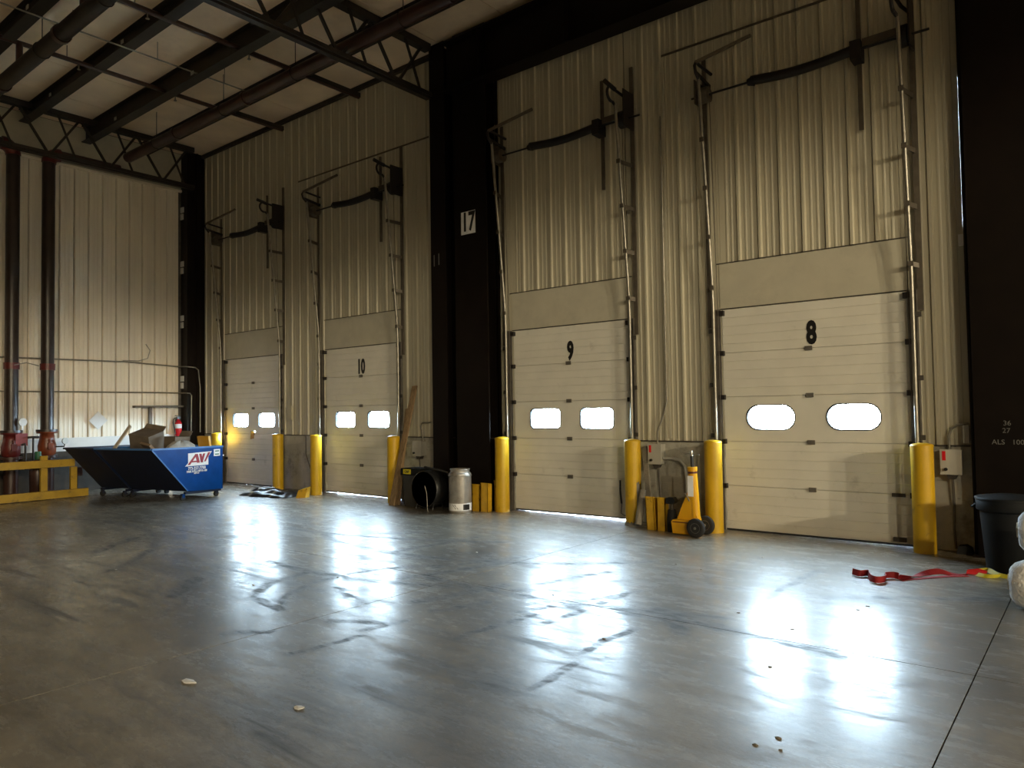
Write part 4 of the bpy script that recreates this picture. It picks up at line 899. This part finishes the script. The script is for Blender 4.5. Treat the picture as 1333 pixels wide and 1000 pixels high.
for pts in ([(0.02, 0.70), (0.08, 0.70), (0.27, 0.91), (0.21, 0.91)], [(0.20, 0.91), (0.27, 0.91), (0.32, 0.73), (0.25, 0.73)], [(0.11, 0.745), (0.29, 0.745), (0.285, 0.775), (0.14, 0.775)],
            [(0.30, 0.91), (0.36, 0.91), (0.40, 0.73), (0.34, 0.73)], [(0.34, 0.73), (0.385, 0.73), (0.45, 0.91), (0.395, 0.91)], [(0.42, 0.745), (0.46, 0.745), (0.58, 0.925), (0.52, 0.925)]):
    obj('logo_letter', stroke(pts), 'logo_red', lg.parent)
text('lettering', '773-227-7700', 0.082, 'white', side1, hp(-0.004, 0.25, 0.625), HB, (0, 0, 1), bold=0.002, sx=0.92)
text('lettering', 'PARK ROLL-OFF 81-100', 0.058, 'white', side1, hp(-0.004, 0.25, 0.565), HB, (0, 0, 1), bold=0.002, sx=0.82)
text('lettering', 'SERVICE', 0.034, 'white', side1, hp(-0.004, 0.24, 0.525), HB, (0, 0, 1), bold=0.001)
sk = obj('sticker', MB().prism([(0.67, 0.84), (0.83, 0.84), (0.83, 0.98), (0.67, 0.98)], lambda b, z: hp(-0.001, b, z), lambda b, z: hp(-0.004, b, z)), 'white', side1)
for z in (0.865, 0.93): obj('sticker_line', stroke([(0.70, z), (0.80, z), (0.80, z + 0.022), (0.70, z + 0.022)], -0.004), 'green', side1)
obj('latch_pin', MB().cyl(hp(0.02, 0.90, 0.84), hp(0.02, 0.95, 0.84), 0.012, n=8), 'white', H1)

# rubbish in the hopper
def obox(name, a, b, z, sa, sb, sz, yaw, tilt, roll, m, label, cat, flap=None):
    c = hp(a, b, z); Rm = Matrix.Rotation(yaw, 3, 'Z') @ Matrix.Rotation(tilt, 3, 'X') @ Matrix.Rotation(roll, 3, 'Y')
    def w(x, y, q): return c + Rm @ V((x * sa / 2, y * sb / 2, q * sz / 2))
    B = thing(name, c - V((0, 0, sz / 2)), label, cat, 'rubbish heaped in the blue hopper')
    obj('carton', MB().hexa([w(-1, -1, -1), w(1, -1, -1), w(1, 1, -1), w(-1, 1, -1), w(-1, -1, 1), w(1, -1, 1), w(1, 1, 1), w(-1, 1, 1)]), m, B)
    if flap: obj('flap', MB().hexa([w(-1, 1, 1), w(1, 1, 1), w(1, 1 + flap, 1.25), w(-1, 1 + flap, 1.25), w(-1, 1, 1.03), w(1, 1, 1.03), w(1, 1 + flap, 1.28), w(-1, 1 + flap, 1.28)]), m, B)
    return B
obox('cardboard_box', 1.33, 0.14, 1.10, 0.50, 0.42, 0.52, 0.35, 0.28, 0.15, 'card_dark', 'brown cardboard box tipped over with a pale batten across it', 'box', 0.4)
obj('pale_batten', MB().bar(hp(1.60, -0.46, 0.98), hp(1.26, -0.30, 1.50), 0.085, 0.025, (0, 1, 0)), 'wood_pale', label='pale wooden batten leaning across the tipped box in the hopper', cat='batten', group='rubbish heaped in the blue hopper')
obox('cardboard_box', 0.84, 0.44, 0.83, 0.34, 0.36, 0.84, 0.2, -0.03, 0.04, 'card_dark', 'open grey-brown carton standing in the middle of the hopper', 'box', 0.35)
obox('flattened_carton', 0.80, -0.16, 0.98, 0.42, 0.05, 0.42, -0.1, 0.75, 0.15, 'card', 'flattened tan carton sloping beside the plastic bag', 'carton')
bg_ = MB(); nb = 26; vs = []
rr_ = [(0.0001, 1.0), (0.45, 0.92), (0.8, 0.65), (1.0, 0.2), (0.97, -0.3), (0.8, -0.8), (0.4, -1.0), (0.0001, -1.02)]
for r_, z_ in rr_:
    for k in range(nb):
        t = 2 * math.pi * k / nb; q = r_ * (1 + 0.10 * math.sin(4 * t + z_ * 5) + 0.07 * math.sin(9 * t - z_ * 8))
        vs.append(hp(0.40 + 0.19 * q * math.cos(t), 0.20 + 0.40 * q * math.sin(t), 0.88 + 0.29 * z_ + 0.02 * math.sin(6 * t + 3 * z_)))
bg_.add(vs, [(i * nb + k, i * nb + (k + 1) % nb, (i + 1) * nb + (k + 1) % nb, (i + 1) * nb + k) for i in range(len(rr_) - 1) for k in range(nb)], True)
obj('plastic_bag', bg_, 'bagclear', label='bulging clear plastic bag of rubbish in the hopper', cat='bag', group='rubbish heaped in the blue hopper')
obox('orange_board', 0.40, 0.80, 1.00, 0.36, 0.05, 0.5, 0.15, 0.15, 0.0, 'yellow_jack', 'orange-yellow board standing at the back of the hopper', 'board')

# ------------------------------------------------------------------ tarp on the floor
tv = []; nu, nv = 44, 18
P0 = V((-14.2, -1.15, 0)); U = V((1.38, 0.20, 0)); Wd = V((-0.2, 0.62, 0))
for i in range(nu + 1):
    for j in range(nv + 1):
        u, v = i / nu, j / nv
        e = (math.sin(math.pi * u) ** 0.35) * (math.sin(math.pi * v) ** 0.5)
        z = 0.004 + e * (0.07 + 0.05 * abs(math.sin(6.5 * v + 2.2 * u + 0.4)) + 0.035 * abs(math.sin(11 * v - 3.1 * u)) + 0.012 * math.sin(19 * u + 7 * v)) * (0.75 + 0.55 * v)
        k = 0.05 * math.sin(14 * u) + 0.03 * math.sin(29 * u + 2)
        q = P0 + U * u + Wd * (v - 0.5 + k * (1 if v < 0.5 else -0.4)); tv.append((q.x, q.y, max(z, 0.003)))
obj('black_tarp', MB().add(tv, [(i * (nv + 1) + j, (i + 1) * (nv + 1) + j, (i + 1) * (nv + 1) + j + 1, i * (nv + 1) + j + 1) for i in range(nu) for j in range(nv)], True), 'tarp', recalc=False, label='crumpled black tarp heaped on the floor before the unnumbered door', cat='tarp')
obj('yellow_rag', MB().hexa([V((-12.66, -1.04, 0.0)), V((-12.50, -0.94, 0.0)), V((-12.54, -0.80, 0.0)), V((-12.66, -0.86, 0.0)), V((-12.63, -1.0, 0.15)), V((-12.46, -0.90, 0.20)), V((-12.50, -0.80, 0.22)), V((-12.63, -0.86, 0.17))]), 'yellow_block', label='folded dull yellow scrap at the end of the tarp', cat='scrap')
obj('door_tag', MB().prism([(0, 0), (0.15, 0.02), (0.16, 0.18), (0.02, 0.20)], lambda a, z: V((-15.95 + a, -0.02, 1.09 + z)), lambda a, z: V((-15.95 + a, -0.026, 1.09 + z))), 'red', label='small red tag hanging below the windows of the unnumbered door', cat='tag')

# ------------------------------------------------------------------ guard rail, risers, left wall fittings
GR = thing('guard_rail', (-16.95, -5, 0), 'yellow steel guard rail in front of the sprinkler risers', 'guard rail')
obj('top_rail', MB().bar((-16.95, -9.0, 0.735), (-16.95, -3.52, 0.735), 0.09, 0.15), 'yellow_rail', GR)
obj('bottom_rail', MB().bar((-16.95, -9.0, 0.095), (-16.95, -3.25, 0.095), 0.09, 0.16), 'yellow_rail', GR)
for yy, zt in ((-3.50, 0.64), (-4.06, 0.90), (-5.6, 0.9), (-7.3, 0.9), (-8.95, 0.9)):
    obj('post', MB().box(-17.08, -17.0, yy - 0.06, yy + 0.06, 0, zt), 'yellow_rail', GR)
def riser(y, m_valve, label, ell):
    x = -17.95; r = 0.128
    Rz = thing('sprinkler_riser', (x, y, 0), label, 'riser', 'sprinkler risers at the end wall')
    obj('pipe', MB().cyl((x, y, 1.42), (x, y, 7.3), r, n=24), 'pipe_brown', Rz)
    el = arc_pts((x, y + ell * 0.22, 7.3), 0.22, math.pi, math.pi / 2, 8, (0, ell, 0), (0, 0, 1))
    obj('elbow', MB().tube(el, r + 0.015, 18), 'red', Rz)
    obj('flange', MB().cyl((x, y, 1.38), (x, y, 1.43), 0.21, n=24), 'pipe_brown', Rz)
    vb = obj('valve_body', MB().lathe([(0.13, 0.86), (0.17, 0.92), (0.18, 1.08), (0.15, 1.2), (0.135, 1.34), (0.20, 1.345), (0.20, 1.38)], (x, y, 0), 22), m_valve, Rz)
    obj('flange', MB().cyl((x, y, 0.82), (x, y, 0.87), 0.21, n=24), 'pipe', Rz)
    obj('lower_pipe', MB().cyl((x, y, 0.0), (x, y, 0.82), 0.135, n=20), 'pipe', Rz)
    obj('clamp', MB().cyl((x, y, 2.72), (x, y, 2.86), r + 0.018, n=20), 'red', Rz)
    obj('trim_valve', MB().box(x + 0.12, x + 0.22, y - 0.05, y + 0.05, 1.0, 1.14).cyl((x + 0.17, y, 1.14), (x + 0.17, y, 1.22), 0.03, n=10), m_valve, Rz)
    return Rz
R1 = riser(-4.37, 'red', 'brown sprinkler riser with a white gauge above its faded red valve', -1)
R2 = riser(-3.69, 'orange_red', 'brown sprinkler riser with an orange valve, next to the hoppers', 1)
obj('white_gauge', MB().cyl((-17.79, -4.22, 1.60), (-17.75, -4.21, 1.60), 0.085, n=20).cyl((-17.80, -4.22, 1.43), (-17.80, -4.22, 1.56), 0.025, n=10), 'white', R1)
obj('faded_plate', MB().box(-17.80, -17.76, -4.34, -4.12, 1.10, 1.36), 'pink', R1)
obj('trim_pipe', MB().tube([(-17.74, -4.13, 1.27), (-17.72, -4.05, 1.275), (-17.72, -3.96, 1.27), (-17.74, -3.925, 1.27)], 0.025, 8).tube([(-17.72, -4.03, 1.27), (-17.72, -4.03, 0.9), (-17.72, -4.03, 0.0)], 0.02, 8), 'iron', label='black trim pipe joining the two sprinkler valves', cat='pipe')
obj('drain_loop', MB().tube([(-17.72, -4.25, 1.12), (-17.70, -4.19, 1.14), (-17.70, -4.18, 1.08), (-17.70, -4.18, 0.6)], 0.022, 8), 'iron', R1)
obj('test_gauge', MB().cyl((-17.74, -3.42, 1.17), (-17.71, -3.41, 1.17), 0.07, n=20), 'grey_box', R2)
obj('gauge_stem', MB().tube([(-17.84, -3.58, 1.05), (-17.75, -3.42, 1.05), (-17.74, -3.42, 1.10)], 0.014, 8), 'iron', R2)
obj('feed_pipe', MB().cyl((-17.95, -3.46, 7.52), (-17.95, -2.2, 7.52), 0.11, n=18), 'pipe', R2)
obj('feed_pipe', MB().cyl((-17.95, -4.60, 7.52), (-17.95, -8.0, 7.52), 0.11, n=18), 'pipe', R1)
obj('tie_wire', MB().tube([(-17.80, -4.37, 2.80), (-17.78, -4.15, 2.86), (-17.78, -3.91, 2.80)], 0.012, 6), 'galv', R1)
pb = thing('pump_housing', (-17.38, -4.05, 0), 'dark red pump housing low behind the yellow rail', 'pump')
obj('casing', MB().lathe([(0.08, 0.0), (0.15, 0.06), (0.16, 0.55), (0.12, 0.75), (0.06, 0.82)], (-17.38, -4.05, 0), 22), 'pipe', pb)
obj('motor', MB().cyl((-17.38, -4.05, 0.82), (-17.38, -4.05, 0.98), 0.06, n=14), 'green', pb)
tg = thing('valve_tag_post', (-17.5, -3.25, 0), 'dark post with a faded red plate behind the yellow rail', 'post')
obj('post', MB().cyl((-17.4, -3.30, 0), (-17.4, -3.30, 0.5), 0.03, n=10), 'iron', tg)
obj('plate', MB().box(-17.38, -17.36, -3.42, -3.20, 0.42, 0.60), 'pipe', tg)

obj('wall_conduit', MB().tube([(-18.33, -8.9, 3.0), (-18.33, -1.9, 3.0), (-18.33, -1.0, 2.95), (-18.33, -0.53, 2.93), (-18.06, -0.53, 2.92), (-18.02, -0.30, 2.90), (-18.02, -0.22, 2.84), (-18.02, -0.17, 2.4), (-18.02, -0.17, 1.25)], 0.016, 8), 'galv', label='upper thin conduit crossing the end wall and turning down the corner column', cat='conduit')
obj('wall_conduit', MB().tube([(-18.33, -8.9, 2.28), (-18.33, -0.53, 2.26), (-18.05, -0.53, 2.25), (-18.03, -0.43, 2.24), (-18.02, -0.40, 2.18), (-18.02, -0.41, 1.2)], 0.014, 8), 'galv', label='lower thin conduit crossing the end wall and turning down the corner column', cat='conduit')
obj('curled_wire', MB().tube([(-18.32, -1.95, 3.03), (-18.29, -1.6, 3.03), (-18.28, -1.38, 3.1), (-18.28, -1.32, 3.3), (-18.29, -1.42, 3.45)], 0.010, 6), 'galv', label='loose wire curling up from the upper conduit', cat='wire')
BA = thing('shadow_bracket', (-18.3, -1.2, 1.3), 'dark bar with a leg, standing in for a shadow band on the end wall', 'bracket')
obj('shadow_arm', MB().box(-18.37, -18.22, -1.70, -0.50, 1.89, 1.94), 'angle', BA)  # modelled bar in place of a shadow cast on the wall
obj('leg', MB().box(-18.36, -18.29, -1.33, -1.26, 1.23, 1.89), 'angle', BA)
obj('diamond_sign', MB().prism([(-0.21, 0), (0, -0.21), (0.21, 0), (0, 0.21)], lambda a, z: V((-18.325, -2.50 + a, 1.60 + z)), lambda a, z: V((-18.315, -2.50 + a, 1.60 + z))), 'white', label='blank white diamond sign on the end wall', cat='sign')
FE = thing('fire_extinguisher', (-18.24, -0.64, 1.1), 'red fire extinguisher with a silver band hanging by the corner column', 'fire extinguisher')
obj('cylinder', MB().lathe([(0.07, 1.10), (0.082, 1.12), (0.082, 1.48), (0.06, 1.54), (0.028, 1.57), (0.028, 1.60)], (-18.22, -0.64, 0), 24), 'red_bright', FE)
obj('band', MB().lathe([(0.0835, 1.36), (0.0835, 1.47)], (-18.22, -0.64, 0), 24), 'paper', FE, recalc=False)
obj('valve', MB().box(-18.25, -18.19, -0.68, -0.60, 1.60, 1.65).bar((-18.22, -0.72, 1.68), (-18.22, -0.58, 1.66), 0.03, 0.02), 'black', FE)
obj('hose', MB().tube([(-18.2, -0.70, 1.63), (-18.18, -0.78, 1.60), (-18.17, -0.80, 1.50), (-18.18, -0.76, 1.35), (-18.18, -0.73, 1.22)], 0.014, 8), 'black', FE)
obj('wall_hook', MB().box(-18.315, -18.25, -0.67, -0.61, 1.5, 1.6), 'iron', FE)

# ------------------------------------------------------------------ scraps on the floor
def scrap(x, y, s, m, label, group):
    pts = []; n = 7
    for k in range(n):
        t = 2 * math.pi * k / n + random.uniform(-0.3, 0.3); q = s * random.uniform(0.55, 1.0); pts.append((x + q * math.cos(t), y + 0.7 * q * math.sin(t)))
    mb = MB(); top = [V((a, b, random.uniform(0.003, 0.006 + s * 0.06))) for a, b in pts]; bot = [V((a, b, 0.001)) for a, b in pts]; c = V((x, y, 0.006 + s * 0.05))
    mb.add(top + [c], [(i, (i + 1) % n, n) for i in range(n)]); mb.add(bot + top, [(i, (i + 1) % n, n + (i + 1) % n, n + i) for i in range(n)]); mb.add(bot, [tuple(range(n - 1, -1, -1))])
    obj('floor_scrap', mb, m, label=label, cat='scrap', group=group)
scrap(-4.60, -7.42, 0.07, 'paper', 'crumpled white paper scrap on the bare brown floor', 'white paper scraps')
scrap(-3.68, -7.25, 0.045, 'paper', 'smaller crumpled white paper scrap on the bare brown floor', 'white paper scraps')
for (x, y) in ((-2.93, -5.13), (-1.6, -3.09), (-1.64, -3.25), (-3.98, -4.31), (-3.66, -2.48), (-3.33, -2.57), (-1.35, -6.0), (-1.30, -6.12), (-1.42, -6.14), (-6.21, -5.01), (-1.9, -4.1), (-2.4, -3.9), (-1.75, -5.0), (-7.4, -2.6)):
    scrap(x, y, random.uniform(0.012, 0.024), 'tube', 'small dark dirt crumb on the concrete floor', 'dirt crumbs on the floor')
for (x, y) in ((-8.57, -6.2), (-6.63, -5.71), (-3.04, -1.6), (-5.9, -3.2)):
    scrap(x, y, 0.02, 'paper', 'tiny pale speck of litter on the concrete floor', 'pale specks on the floor')
